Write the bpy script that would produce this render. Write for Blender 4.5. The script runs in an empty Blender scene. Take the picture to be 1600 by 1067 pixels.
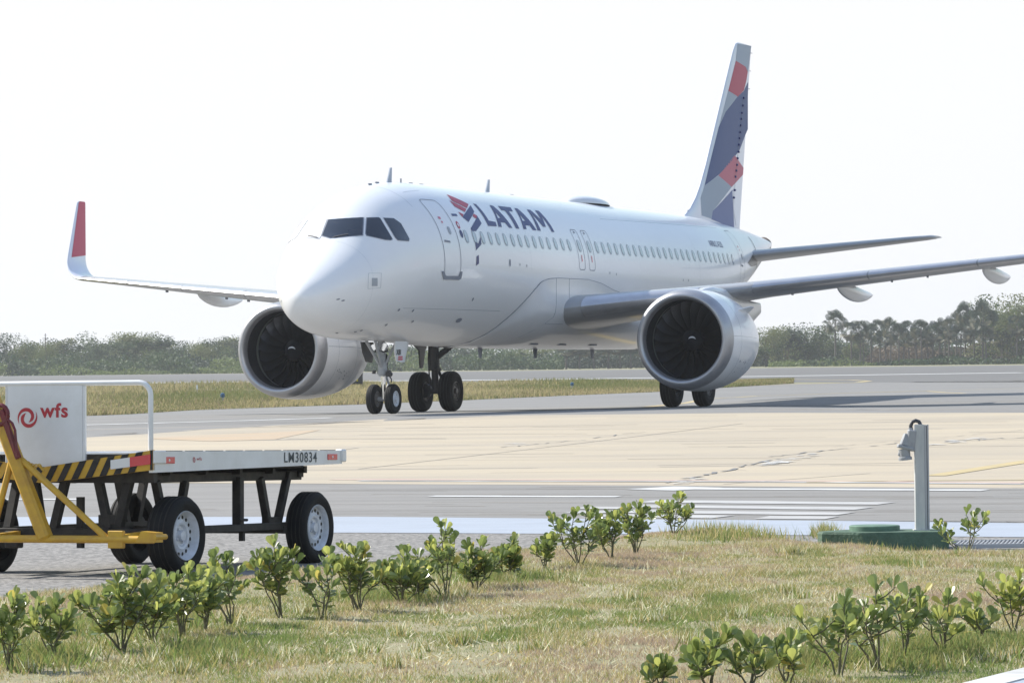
import bpy, bmesh, math, random
import numpy as np
from mathutils import Vector, Matrix, noise
rnd = random.Random(7)
SC = bpy.context.scene
COL = SC.collection
R_ = math.radians

# ---------------------------------------------------------------- camera
FPX = 5925.887                                   # focal length in pixels of the 1600 px wide photograph
CAM = np.array([0.0, 0.0, 1.6])
PIT, ROL = R_(0.430), R_(-0.68)
cd = np.array([0, math.cos(PIT), math.sin(PIT)])
cr0 = np.array([1.0, 0, 0]); cu0 = np.cross(cr0, cd)
cr = cr0*math.cos(ROL)+cu0*math.sin(ROL)
cu = cu0*math.cos(ROL)-cr0*math.sin(ROL)
cam = bpy.data.objects.new('camera', bpy.data.cameras.new('camera'))
COL.objects.link(cam)
cam.matrix_world = Matrix(((cr[0], cu[0], -cd[0], CAM[0]), (cr[1], cu[1], -cd[1], CAM[1]), (cr[2], cu[2], -cd[2], CAM[2]), (0, 0, 0, 1)))
cam.data.sensor_width = 36; cam.data.lens = 36*FPX/1600
cam.data.clip_start = 0.5; cam.data.clip_end = 12000
SC.camera = cam

# ---------------------------------------------------------------- sky, sun, exposure
SUN_AZ, SUN_EL = R_(-62), R_(40)                 # azimuth from the view axis (+Y), negative = left
w = bpy.data.worlds.new('World'); SC.world = w; w.use_nodes = True
nt = w.node_tree; nt.nodes.clear()
sky = nt.nodes.new('ShaderNodeTexSky'); sky.sky_type = 'NISHITA'; sky.sun_disc = False
sky.sun_elevation = SUN_EL; sky.sun_rotation = SUN_AZ
sky.air_density = 1.0; sky.dust_density = 0.4; sky.ozone_density = 2.0; sky.altitude = 0
bg = nt.nodes.new('ShaderNodeBackground'); bg.inputs[1].default_value = 0.15
wo = nt.nodes.new('ShaderNodeOutputWorld')
hs = nt.nodes.new('ShaderNodeHueSaturation'); hs.inputs['Saturation'].default_value = 0.85
nt.links.new(sky.outputs[0], hs.inputs['Color']); mn = nt.nodes.new('ShaderNodeMix'); mn.data_type = 'RGBA'; mn.blend_type = 'DARKEN'; mn.inputs['Factor'].default_value = 1.0
nt.links.new(hs.outputs[0], mn.inputs['A']); mn.inputs['B'].default_value = (3.83, 3.86, 3.93, 1)      # sky colour capped from above: the horizon glow levels off
nt.links.new(mn.outputs['Result'], bg.inputs[0]); nt.links.new(bg.outputs[0], wo.inputs[0])
sd = Vector((math.sin(SUN_AZ)*math.cos(SUN_EL), math.cos(SUN_AZ)*math.cos(SUN_EL), math.sin(SUN_EL)))
sl = bpy.data.lights.new('sun', 'SUN'); sl.energy = 4.2; sl.angle = R_(0.53); sl.color = (1.0, 0.95, 0.87)
so = bpy.data.objects.new('sun', sl); COL.objects.link(so); so.rotation_euler = sd.to_track_quat('Z', 'Y').to_euler()
so.location = (0, 0, 60)
SC.view_settings.view_transform = 'Standard'; SC.view_settings.look = 'None'
SC.view_settings.exposure = 0.80; SC.view_settings.gamma = 1.0

# ---------------------------------------------------------------- small toolbox
def tag(o, label=None, cat=None, group=None, kind=None):
    if label: o['label'] = label
    if cat: o['category'] = cat
    if group: o['group'] = group
    if kind: o['kind'] = kind
    return o

def empty(name, loc=(0, 0, 0), rz=0, parent=None):
    o = bpy.data.objects.new(name, None); COL.objects.link(o); o.location = loc; o.rotation_euler = (0, 0, rz)
    o.empty_display_size = 0.2
    if parent: o.parent = parent
    return o

def copy_tree(o, parent=None):
    c = o.copy(); COL.objects.link(c); c.parent = parent
    for ch in o.children: copy_tree(ch, c)
    return c

class MB:
    """collects faces and links them as one mesh object"""
    def __init__(s): s.v = []; s.f = []; s.m = []; s.mi = 0
    def add(s, vs, fs, mi=None):
        n = len(s.v); s.v += [tuple(float(c) for c in v) for v in vs]
        for f in fs: s.f.append(tuple(i+n for i in f)); s.m.append(s.mi if mi is None else mi)
        return s
    def box(s, c, size, rot=None, taper=1.0, mi=None, bev=0.0):
        hx, hy, hz = size[0]/2, size[1]/2, size[2]/2
        b = min(bev, hx*.45, hy*.45, hz*.45)
        vs = []
        if b <= 0:
            for z in (-hz, hz):
                k = taper if z > 0 else 1
                vs += [(-hx*k, -hy*k, z), (hx*k, -hy*k, z), (hx*k, hy*k, z), (-hx*k, hy*k, z)]
            fs = [(3, 2, 1, 0), (4, 5, 6, 7), (0, 1, 5, 4), (1, 2, 6, 5), (2, 3, 7, 6), (3, 0, 4, 7)]
        else:
            rings = [(-hz, b), (-hz+b, 0), (hz-b, 0), (hz, b)]
            for z, i in rings:
                k = taper if z > 0 else 1
                X, Y = hx*k-i, hy*k-i; q = b if i == 0 else b*.01
                vs += [(-X+q, -Y, z), (X-q, -Y, z), (X, -Y+q, z), (X, Y-q, z), (X-q, Y, z), (-X+q, Y, z), (-X, Y-q, z), (-X, -Y+q, z)]
            fs = [tuple(range(7, -1, -1)), tuple(range(24, 32))]
            for r in range(3):
                for j in range(8): fs.append((r*8+j, r*8+(j+1) % 8, r*8+8+(j+1) % 8, r*8+8+j))
        M = rot if rot is not None else Matrix.Identity(3)
        return s.add([M @ Vector(v)+Vector(c) for v in vs], fs, mi)
    def beam(s, p0, p1, w_, h_, up=(0, 0, 1), mi=None, bev=0.0):
        p0 = Vector(p0); p1 = Vector(p1); d = p1-p0; L = d.length; d.normalize()
        u = Vector(up); x = u.cross(d)
        if x.length < 1e-4: x = Vector((1, 0, 0)).cross(d)
        x.normalize(); y = d.cross(x)
        return s.box((p0+p1)/2, (w_, h_, L), Matrix((x, y, d)).transposed(), mi=mi, bev=bev)
    def tube(s, path, r, n=10, mi=None, caps=True):
        P = [Vector(p) for p in path]; k = len(P)
        rr = r if hasattr(r, '__len__') else [r]*k
        vs = []; fs = []; x = None
        for i, p in enumerate(P):
            d = (P[min(i+1, k-1)]-P[max(i-1, 0)]).normalized()
            if x is None:
                x = d.orthogonal().normalized()
            else:
                x = (x-d*x.dot(d)).normalized()
            y = d.cross(x)
            vs += [p+(x*math.cos(2*math.pi*j/n)+y*math.sin(2*math.pi*j/n))*rr[i] for j in range(n)]
        for i in range(k-1):
            for j in range(n): fs.append((i*n+j, i*n+(j+1) % n, i*n+n+(j+1) % n, i*n+n+j))
        if caps: fs += [tuple(range(n-1, -1, -1)), tuple(range((k-1)*n, k*n))]
        return s.add(vs, fs, mi)
    def lathe(s, prof, o=(0, 0, 0), ax=(1, 0, 0), n=48, mi=None, closed=False):
        """prof: (axial, radius) pairs"""
        a = Vector(ax).normalized(); x = a.orthogonal().normalized(); y = a.cross(x); o = Vector(o)
        vs = []; fs = []; k = len(prof)
        for (t, r) in prof: vs += [o+a*t+(x*math.cos(2*math.pi*j/n)+y*math.sin(2*math.pi*j/n))*max(r, 1e-4) for j in range(n)]
        for i in range(k if closed else k-1):
            i2 = (i+1) % k
            for j in range(n): fs.append((i*n+j, i*n+(j+1) % n, i2*n+(j+1) % n, i2*n+j))
        return s.add(vs, fs, mi)
    def prism(s, poly, o, ux, uy, th, mi=None):
        """flat polygon in the plane o+ux*a+uy*b, thickness th along the normal (both ways)"""
        ux = Vector(ux); uy = Vector(uy); nn = ux.cross(uy).normalized(); o = Vector(o); n = len(poly)
        vs = [o+ux*a+uy*b-nn*th/2 for a, b in poly]+[o+ux*a+uy*b+nn*th/2 for a, b in poly]
        fs = [tuple(range(n-1, -1, -1)), tuple(range(n, 2*n))]+[(i, (i+1) % n, n+(i+1) % n, n+i) for i in range(n)]
        return s.add(vs, fs, mi)
    def loft(s, rings, closed_ring=True, caps=True, mi=None):
        n = len(rings[0]); vs = [p for r in rings for p in r]; fs = []
        for i in range(len(rings)-1):
            for j in range(n if closed_ring else n-1):
                fs.append((i*n+j, i*n+(j+1) % n, i*n+n+(j+1) % n, i*n+n+j))
        if caps and closed_ring: fs += [tuple(range(n-1, -1, -1)), tuple(range((len(rings)-1)*n, len(rings)*n))]
        return s.add(vs, fs, mi)
    def build(s, name, mats, parent=None, smooth=30, fix=True):
        me = bpy.data.meshes.new(name); me.from_pydata(s.v, [], s.f)
        mats = mats if isinstance(mats, (list, tuple)) else [mats]
        for m in mats: me.materials.append(m)
        me.polygons.foreach_set('material_index', s.m)
        if fix:
            b = bmesh.new(); b.from_mesh(me); bmesh.ops.recalc_face_normals(b, faces=b.faces); b.to_mesh(me); b.free()
        if smooth:
            me.polygons.foreach_set('use_smooth', [True]*len(me.polygons)); me.set_sharp_from_angle(angle=R_(smooth))
        me.update()
        o = bpy.data.objects.new(name, me); COL.objects.link(o)
        if parent: o.parent = parent
        return o

# ---------------------------------------------------------------- materials
def mat(name, col, rough=0.6, metal=0.0, coat=0.0, spec=0.5, var=None, vscale=3.0, bump=0.0, bscale=20.0, col2=None, trans=0.0, vdetail=6.0, stretch=None, coords='Object'):
    m = bpy.data.materials.new(name); m.use_nodes = True; t = m.node_tree; b = t.nodes['Principled BSDF']
    b.inputs['Base Color'].default_value = (*col, 1); b.inputs['Roughness'].default_value = rough
    b.inputs['Metallic'].default_value = metal; b.inputs['Coat Weight'].default_value = coat; b.inputs['Coat Roughness'].default_value = 0.05
    b.inputs['Specular IOR Level'].default_value = spec
    tc = t.nodes.new('ShaderNodeTexCoord'); out = tc.outputs[coords]
    if stretch:
        mp = t.nodes.new('ShaderNodeMapping'); mp.inputs['Scale'].default_value = stretch
        t.links.new(out, mp.inputs[0]); out = mp.outputs[0]
    if var is not None:
        n = t.nodes.new('ShaderNodeTexNoise'); n.inputs['Scale'].default_value = vscale; n.inputs['Detail'].default_value = vdetail
        n.inputs['Roughness'].default_value = 0.65
        t.links.new(out, n.inputs['Vector'])
        r = t.nodes.new('ShaderNodeValToRGB')
        r.color_ramp.elements[0].position = 0.5-var; r.color_ramp.elements[1].position = 0.5+var
        r.color_ramp.elements[0].color = (*(col2 or tuple(c*.7 for c in col)), 1); r.color_ramp.elements[1].color = (*col, 1)
        t.links.new(n.outputs[0], r.inputs[0]); t.links.new(r.outputs[0], b.inputs['Base Color'])
    if bump:
        n2 = t.nodes.new('ShaderNodeTexNoise'); n2.inputs['Scale'].default_value = bscale; n2.inputs['Detail'].default_value = 4
        t.links.new(out, n2.inputs['Vector'])
        bp = t.nodes.new('ShaderNodeBump'); bp.inputs['Strength'].default_value = bump; bp.inputs['Distance'].default_value = 0.02
        t.links.new(n2.outputs[0], bp.inputs['Height']); t.links.new(bp.outputs[0], b.inputs['Normal'])
    if trans:
        o = t.nodes['Material Output']; tr = t.nodes.new('ShaderNodeBsdfTranslucent'); tr.inputs[0].default_value = (*[min(1, c*1.6) for c in col], 1)
        mx = t.nodes.new('ShaderNodeMixShader'); mx.inputs[0].default_value = trans
        t.links.new(b.outputs[0], mx.inputs[1]); t.links.new(tr.outputs[0], mx.inputs[2]); t.links.new(mx.outputs[0], o.inputs[0])
    return m

M = {}
M['white'] = mat('aircraft_white_paint', (.84, .845, .86), .30, coat=.35, var=.35, vscale=.7, col2=(.74, .75, .77), stretch=(.25, 1, 1))
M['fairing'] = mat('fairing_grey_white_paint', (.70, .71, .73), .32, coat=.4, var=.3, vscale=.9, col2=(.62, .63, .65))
M['wing'] = mat('wing_grey_paint', (.38, .39, .405), .34, coat=.2, var=.3, vscale=1.2, col2=(.27, .28, .30))
M['slat'] = mat('bare_leading_edge_metal', (.66, .66, .67), .36, metal=.75, var=.3, vscale=2, col2=(.5, .5, .52))
M['lip'] = mat('satin_inlet_metal', (.36, .36, .375), .4, metal=.7, var=.3, vscale=2, col2=(.48, .48, .5))
M['nacelle'] = mat('nacelle_paint', (.82, .83, .85), .3, coat=.4, var=.28, vscale=1.3, col2=(.76, .77, .79))
M['duct'] = mat('inlet_duct_liner', (.02, .022, .028), .6, spec=.3)
M['ring'] = mat('fan_case_ring', (.20, .23, .215), .5)
M['blade'] = mat('dark_fan_blade', (.045, .048, .058), .36, metal=.7)
M['spin'] = mat('black_spinner', (.018, .019, .024), .7, spec=.15)
M['dark'] = mat('dark_metal', (.03, .03, .034), .45)
M['exh'] = mat('burnt_exhaust_metal', (.25, .21, .18), .4, metal=.8, var=.3, vscale=4)
M['rubber'] = mat('tyre_rubber', (.011, .011, .012), .8, spec=.25, var=.3, vscale=9, col2=(.018, .018, .018), bump=.2, bscale=60)
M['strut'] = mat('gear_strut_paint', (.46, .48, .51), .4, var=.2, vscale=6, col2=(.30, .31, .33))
M['maingear'] = mat('dark_gear_paint', (.07, .07, .074), .5, var=.3, vscale=7, col2=(.05, .05, .05))  # dark base tone, mottled at random
M['chrome'] = mat('chrome', (.8, .8, .82), .12, metal=1)
M['rimw'] = mat('white_wheel_paint', (.66, .68, .72), .35, var=.3, vscale=8, col2=(.5, .51, .53))
M['rimg'] = mat('grey_wheel_hub', (.20, .19, .18), .5, metal=.3, var=.3, vscale=12)
M['glass'] = mat('cockpit_glass', (.022, .03, .045), .08, coat=.8)
M['glare_paint'] = mat('painted_glare_pane', (.74, .75, .77), .15, coat=.8)  # pale colour stands for sun glare on the starboard panes
M['pane'] = mat('cabin_window_pane', (.40, .45, .50), .2, coat=.5)
M['wframe'] = mat('cabin_window_rim', (.34, .37, .42), .4)
M['seam'] = mat('panel_seam', (.22, .24, .29), .6)
M['seamd'] = mat('dark_seal', (.07, .07, .08), .6)
M['indigo'] = mat('indigo_livery_paint', (.030, .040, .155), .4, spec=.3)
M['red'] = mat('coral_red_livery_paint', (.62, .07, .13), .28, coat=.5)
M['navy'] = mat('fin_blue_paint', (.085, .115, .245), .5, spec=.25)
M['navy2'] = mat('fin_dull_violet_paint', (.19, .22, .38), .5, spec=.25)
M['fgrey'] = mat('fin_grey_paint', (.37, .42, .49), .5, spec=.25)
M['fwhite'] = mat('fin_pale_paint', (.66, .69, .77), .3, coat=.5)
M['pink'] = mat('fin_rose_paint', (.58, .17, .22), .5, spec=.25)
M['rose'] = mat('fin_red_paint', (.50, .095, .14), .5, spec=.25)

# ---------------------------------------------------------------- ground shape
# aircraft frame -> world frame (aircraft: x aft, y starboard, z up, origin under the nose)
RA = np.array([[0.358998, -0.933119, -0.020247], [-0.005476, -0.023799, 0.999702], [0.933322, 0.35878, 0.013654]])
CA = np.array([-82.8013, -37.2141, 0.4776])
RW = np.array([cr, cu, cd])
RAW = RW.T @ RA
def a2w(p): return CAM+RAW @ (np.asarray(p, float)-CA)
AORG = a2w((0, 0, 0))
up_a = RAW @ np.array([0, 0, 1.0])
def aplane(X, Y): return AORG[2]-(up_a[0]*(X-AORG[0])+up_a[1]*(Y-AORG[1]))/up_a[2]
_rows = [(-40, .1, 0), (0, .10, 0), (15, .10, 0), (29.6, .03, 0), (33, -.03, 0), (40, .0, 0), (50, .10, .001), (60, .19, .002), (80, .385, .006)]
for Y in (90., 100., 115., 135.):
    z0 = aplane(0, Y); _rows.append((Y, z0, aplane(1, Y)-z0))
_rows += [(170, _rows[-1][1]-.02, .004), (200, .34, 0), (250, .80, 0), (300, 1.20, 0), (340, 1.33, 0), (500, 1.45, 0), (700, 1.6, 0), (1500, 3.2, 0), (9000, 8, 0)]
_RY = np.array([r[0] for r in _rows]); _RZ = np.array([r[1] for r in _rows]); _RK = np.array([r[2] for r in _rows])
def gz(X, Y):
    X = max(-60., min(60., X))
    s = max(0., min(1., (X-5.5)/5.)); s = s*s*(3-2*s)
    return float(np.interp(Y, _RY, _RZ)+np.interp(Y, _RY, _RK)*X)+s*float(np.interp(Y, [84, 94, 102, 120, 130, 160], [0, -.10, -.10, .16, .16, 0]))
def pray(px, py):
    return cd+cr*(px-800)/FPX-cu*(py-533.5)/FPX
def at(px, py, dz=0.0, y0=12.0, y1=3000.0):
    """point of the ground seen at a place of the photograph"""
    v = pray(px, py); v = v/v[1]; t = y0; st = .5
    while t < y1:
        p = CAM+v*t
        if p[2] <= gz(p[0], p[1])+dz: break
        t += st if t < 150 else 2
    a, b = t-(st if t < 150 else 2), t
    for _ in range(30):
        m = (a+b)/2; p = CAM+v*m
        if p[2] <= gz(p[0], p[1])+dz: b = m
        else: a = m
    p = CAM+v*b
    return Vector((p[0], p[1], gz(p[0], p[1])+dz))
def atD(px, py, D):
    v = pray(px, py); v = v/v[1]; p = CAM+v*D; return Vector(p)
YS = sorted(set([float(y) for y in list(np.arange(-40, 60, 1))+list(np.arange(60, 140, 2))+list(np.arange(140, 420, 5))+list(np.arange(420, 720, 20))+[800, 1000, 1500, 2500, 5000, 9000]]+[float(y) for y in _RY]))
XS = sorted(set([float(x) for x in list(np.arange(-60, 5, 2))+list(np.arange(5, 12, .5))+list(np.arange(12, 61, 2))+[-3000, -1500, -800, -400, -250, -150, -100, -80, 80, 100, 150, 250, 400, 800, 1500, 3000]]))
def grid(x0, x1, y0, y1, dz):
    xs = [x for x in XS if x0 < x < x1]; ys = [y for y in YS if y0 < y < y1]
    xs = [x0]+xs+[x1]; ys = [y0]+ys+[y1]
    vs = [(x, y, gz(x, y)+dz) for y in ys for x in xs]; n = len(xs)
    fs = [(j*n+i, j*n+i+1, j*n+n+i+1, j*n+n+i) for j in range(len(ys)-1) for i in range(n-1)]
    return vs, fs
def sheet(name, polys, dz, m, parent=None, label=None, kind='structure', build=True):
    """convex ground polygons laid dz above the ground, one mesh"""
    B = bmesh.new()
    for poly in polys:
        poly = [Vector((p[0], p[1], 0)) for p in poly]
        area = sum(poly[i].x*poly[(i+1) % len(poly)].y-poly[(i+1) % len(poly)].x*poly[i].y for i in range(len(poly)))
        if area < 0: poly.reverse()
        x0 = min(p.x for p in poly); x1 = max(p.x for p in poly); y0 = min(p.y for p in poly); y1 = max(p.y for p in poly)
        vs, fs = grid(x0-.01, x1+.01, y0-.01, y1+.01, dz)
        b = bmesh.new(); bv = [b.verts.new(v) for v in vs]
        for f in fs: b.faces.new([bv[i] for i in f])
        for i in range(len(poly)):
            p, q = poly[i], poly[(i+1) % len(poly)]; e = q-p
            if e.length < 1e-5: continue
            nrm = Vector((e.y, -e.x, 0))
            bmesh.ops.bisect_plane(b, geom=b.verts[:]+b.edges[:]+b.faces[:], plane_co=p, plane_no=nrm, clear_outer=True, dist=1e-5)
        me = bpy.data.meshes.new('tmp'); b.to_mesh(me); b.free(); B.from_mesh(me); bpy.data.meshes.remove(me)
    me = bpy.data.meshes.new(name); B.to_mesh(me); B.free(); me.materials.append(m)
    o = bpy.data.objects.new(name, me); COL.objects.link(o)
    if parent: o.parent = parent
    if kind and not parent: o['kind'] = kind
    if label: o['label'] = label
    return o
def band(top, bot, dz=0):
    """quads between two pixel polylines with the same number of points"""
    T = [at(*p) for p in top]; Bt = [at(*p) for p in bot]
    return [(Bt[i], Bt[i+1], T[i+1], T[i]) for i in range(len(T)-1)]
FT=np.array([
(0.00,2.86,2.86,0.00,2.86),(0.04,3.03,2.67,0.20,2.86),(0.15,3.21,2.48,0.40,2.90),(0.35,3.42,2.30,0.63,2.97),(0.65,3.69,2.15,0.87,3.09),
(1.00,3.96,2.05,1.08,3.20),(1.35,4.22,1.985,1.25,3.28),(1.60,4.42,1.95,1.35,3.33),(1.85,4.68,1.925,1.43,3.38),(2.20,4.99,1.90,1.53,3.45),(2.60,5.26,1.88,1.61,3.52),
(3.10,5.47,1.87,1.69,3.57),(3.60,5.61,1.86,1.76,3.65),(4.20,5.73,1.855,1.82,3.73),(5.00,5.83,1.84,1.89,3.80),(6.00,5.88,1.80,1.95,3.85),(7.50,5.89,1.75,1.975,3.87),(9.0,5.89,1.73,1.975,3.87),
(24.0,5.89,1.73,1.975,3.87),(25.5,5.89,1.82,1.965,3.89),(27.0,5.88,2.04,1.90,3.95),(29.0,5.85,2.50,1.74,4.12),(31.0,5.79,3.05,1.47,4.33),(33.0,5.70,3.67,1.15,4.58),(35.0,5.58,4.32,.78,4.88),(36.6,5.45,4.85,.46,5.12),(37.3,5.38,5.03,.31,5.2),(37.57,5.34,5.09,.22,5.22)])
BK = {'wf': [[1.977, 1.647], [1.979, 1.523], [2.005, 1.406], [2.052, 1.296], [2.121, 1.192], [2.215, 1.096], [2.123, 1.064], [2.039, 1.031], [1.959, 0.999], [1.881, 0.965], [1.807, 0.931], [1.72, 1.03], [1.648, 1.133], [1.584, 1.238], [1.531, 1.346], [1.492, 1.46], [1.505, 1.498], [1.519, 1.537], [1.535, 1.576], [1.553, 1.615], [1.573, 1.654], [1.658, 1.654], [1.733, 1.651], [1.808, 1.647], [1.89, 1.647]], 'ws1': [[2.261, 1.036], [2.3, 1.006], [2.343, 0.976], [2.388, 0.948], [2.438, 0.92], [2.491, 0.894], [2.508, 0.867], [2.467, 0.796], [2.438, 0.724], [2.42, 0.653], [2.413, 0.581], [2.418, 0.51], [2.346, 0.51], [2.312, 0.522], [2.279, 0.534], [2.247, 0.547], [2.216, 0.559], [2.186, 0.572], [2.105, 0.623], [2.034, 0.676], [1.972, 0.733], [1.918, 0.792], [1.871, 0.853], [1.895, 0.891], [1.962, 0.921], [2.031, 0.95], [2.103, 0.979], [2.18, 1.008]], 'ws2': [[2.615, 0.834], [2.669, 0.815], [2.727, 0.796], [2.787, 0.779], [2.85, 0.762], [2.916, 0.747], [3.046, 0.635], [3.039, 0.589], [3.04, 0.544], [3.046, 0.499], [3.058, 0.455], [3.076, 0.411], [3.018, 0.383], [2.929, 0.394], [2.842, 0.406], [2.756, 0.419], [2.674, 0.433], [2.594, 0.449], [2.548, 0.497], [2.539, 0.564], [2.541, 0.631], [2.555, 0.698], [2.579, 0.766]], 'door': [[4.78, 0.958], [5.728, 0.912], [5.655, 0.69], [5.529, 0.406], [5.532, 0.136], [5.529, -0.143], [4.618, -0.128], [4.598, 0.076], [4.637, 0.361], [4.63, 0.636]], 'L': [[7.971, 0.842], [8.149, 0.833], [8.122, 0.552], [8.571, 0.539], [8.498, 0.473], [7.881, 0.469]], 'A': [[9.156, 0.844], [9.377, 0.837], [9.614, 0.469], [9.38, 0.47], [9.27, 0.543], [8.936, 0.542], [8.851, 0.469], [8.616, 0.471]], 'Ah': [[9.083, 0.724], [9.156, 0.612], [8.95, 0.612]], 'T': [[9.76, 0.846], [10.675, 0.844], [10.525, 0.759], [10.212, 0.758], [10.115, 0.467], [9.878, 0.469], [9.953, 0.76], [9.704, 0.763]], 'A2': [[10.935, 0.838], [11.148, 0.835], [11.398, 0.467], [11.13, 0.466], [11.058, 0.535], [10.726, 0.531], [10.664, 0.472], [10.426, 0.47]], 'A2h': [[10.864, 0.717], [10.937, 0.604], [10.723, 0.604]], 'M': [[11.855, 0.836], [12.105, 0.833], [12.259, 0.641], [12.472, 0.836], [12.733, 0.833], [12.759, 0.467], [12.553, 0.468], [12.544, 0.733], [12.28, 0.537], [12.066, 0.538], [11.873, 0.761], [11.724, 0.467], [11.481, 0.468]], 'r1': [[6.819, 1.004], [7.562, 0.815], [7.152, 0.73], [6.595, 0.855]], 'r2': [[6.441, 0.862], [6.489, 0.844], [7.056, 0.715], [6.795, 0.658], [6.4, 0.744]], 'r3': [[6.338, 0.657], [6.586, 0.619], [6.394, 0.576]], 'n1': [[7.621, 0.795], [7.492, 0.679], [6.612, 0.503], [6.394, 0.576]], 'r4': [[7.335, 0.644], [7.484, 0.616], [7.282, 0.564], [7.135, 0.598]], 'n2': [[7.484, 0.616], [7.476, 0.496], [6.84, 0.377], [6.702, 0.378], [6.538, 0.32], [6.562, 0.414], [7.269, 0.559]], 'n3': [[7.0, 0.301], [6.952, 0.206], [6.516, 0.123], [6.565, 0.24], [6.752, 0.211]], 'n4': [[6.508, 0.044], [6.663, 0.069], [6.656, -0.038], [6.483, -0.066]], 'dots': [[0.512, -0.271], [0.638, -0.33]], 'patch': [[1.374, 0.041], [1.554, 0.004], [1.565, -0.14], [1.378, -0.119]], 'scuff': [[4.447, -0.112], [4.552, -0.115], [4.689, -0.182], [5.447, -0.193], [5.507, -0.137], [5.622, -0.14], [5.612, -0.225], [5.489, -0.244], [4.614, -0.226]], 'pm': [[1.303, 0.186], [1.375, 0.163], [1.45, 0.141], [1.528, 0.121], [1.609, 0.101], [1.694, 0.081], [1.682, 0.023], [1.676, -0.03], [1.674, -0.079], [1.677, -0.129], [1.685, -0.18], [1.595, -0.175], [1.509, -0.171], [1.426, -0.166], [1.346, -0.162], [1.268, -0.157], [1.263, -0.097], [1.263, -0.038], [1.268, 0.029], [1.281, 0.11]], 'roundels': [[5.832, 0.455], [5.824, 0.335], [5.318, 0.368], [8.834, -0.007], [7.742, -0.063]], 'ports': [[2.832, -0.62], [2.83, -0.919], [1.877, -1.149], [2.017, -1.09], [4.084, -0.859], [6.704, -0.802], [6.756, -0.487], [3.592, -0.65], [1.369, -1.312]], 'belly': [[8.858, -0.587], [10.719, -0.394], [11.242, -0.207], [12.298, -0.16], [13.567, -0.161], [14.785, -0.158], [15.903, -0.191], [16.978, -0.264]], 'text': [[26.564, 0.511], [28.425, 0.464], [28.276, 0.419], [26.384, 0.451]], 'exdoor': [[14.427, 0.505], [14.709, 0.511], [14.778, 0.345], [14.742, 0.141], [14.647, -0.016], [14.301, -0.02], [14.23, 0.134], [14.383, 0.338]]}
FB = {'red_top': [[34.619, 11.105], [35.729, 10.99], [36.001, 10.847], [35.79, 10.527], [35.487, 10.209], [34.724, 9.947], [33.722, 10.07]], 'indigo': [[34.677, 9.944], [35.485, 10.188], [36.025, 10.515], [35.916, 8.963], [34.883, 8.236], [33.933, 7.837], [32.428, 7.314], [31.029, 6.908], [31.916, 7.977], [32.644, 8.843], [33.356, 9.371]], 'red_low': [[34.245, 8.028], [35.355, 7.662], [35.293, 7.447], [33.828, 6.975], [32.358, 7.276]], 'grey_low': [[31.029, 6.908], [32.358, 7.276], [33.828, 6.975], [31.679, 6.114], [31.552, 5.869], [30.549, 5.935], [30.586, 6.48]], 'grey_mid': [[33.722, 10.07], [34.677, 9.944], [33.356, 9.371], [32.691, 8.881]], 'indigo_low': [[33.913, 6.881], [34.128, 5.682], [33.105, 5.717], [31.551, 5.856], [31.679, 6.114], [32.706, 6.463]], 'grey_top': [[34.891, 11.681], [36.489, 11.736], [36.048, 10.85], [35.729, 10.99], [34.619, 11.105]], 'hinge': [[35.398, 9.949], [35.287, 9.695], [35.153, 9.447], [35.069, 9.245], [34.984, 9.029], [34.899, 8.806], [34.816, 8.605], [34.731, 8.389], [34.669, 8.155], [34.538, 7.938], [34.454, 7.723], [34.348, 7.529], [34.242, 7.328], [34.143, 6.891], [34.034, 6.642]]}

# ================================================================ SETTING
M['asph'] = mat('apron_asphalt', (.23, .222, .212), .9, var=.14, vscale=1.6, vdetail=9, col2=(.19, .184, .176), bump=.3, bscale=30, stretch=(.15, 1, 1), coords='Object')
M['tarm'] = mat('taxiway_asphalt', (.22, .215, .207), .9, var=.16, vscale=.5, vdetail=9, col2=(.17, .166, .16), stretch=(.12, 1, 1))
M['rway'] = mat('runway_asphalt', (.145, .142, .138), .9, var=.3, vscale=.2, col2=(.12, .118, .115), stretch=(.1, 1, 1))
M['gravel'] = mat('coarse_worn_asphalt', (.29, .278, .262), .95, var=.09, vscale=19, col2=(.13, .125, .12), bump=1.0, bscale=24, vdetail=3)
M['conc'] = mat('apron_concrete', (.44, .375, .275), .85, var=.15, vscale=.45, vdetail=10, col2=(.355, .31, .245), stretch=(.2, 1, 1))
M['concg'] = mat('grey_concrete', (.33, .31, .285), .88, var=.25, vscale=.6, col2=(.27, .26, .24), stretch=(.2, 1, 1))
M['earth'] = mat('dry_lawn_soil', (.29, .245, .155), .95, var=.2, vscale=5, vdetail=9, col2=(.20, .20, .10), bump=.6, bscale=25)
M['field'] = mat('field_ground', (.27, .24, .15), .95, var=.2, vscale=.15, col2=(.17, .18, .09))
M['strip'] = mat('dry_grass_ground', (.20, .175, .095), .95, var=.16, vscale=.6, col2=(.13, .14, .06), stretch=(.5, .16, 1))
M['wpaint'] = mat('white_road_paint', (.60, .60, .59), .7, var=.12, vscale=3.5, col2=(.38, .38, .37), stretch=(.3, 1, 1), vdetail=10)
M['ypaint'] = mat('yellow_road_paint', (.50, .39, .19), .7, var=.25, vscale=1.5, col2=(.40, .33, .18))
M['bluep'] = mat('pale_blue_worn_paint', (.35, .39, .455), .7, var=.22, vscale=2.2, col2=(.30, .33, .38), vdetail=10, stretch=(.4, 1, 1))
M['pinkp'] = mat('faded_red_paint', (.50, .32, .28), .7, var=.25, vscale=1.5, col2=(.5, .40, .32))
M['crack'] = mat('crack_sealer', (.24, .23, .225), .7, var=.2, vscale=2, col2=(.15, .15, .15))
M['patchw'] = mat('pale_spalled_patch', (.58, .58, .57), .8, var=.2, vscale=3, col2=(.40, .39, .37))
M['joint'] = mat('concrete_joint', (.25, .235, .215), .9)

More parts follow.
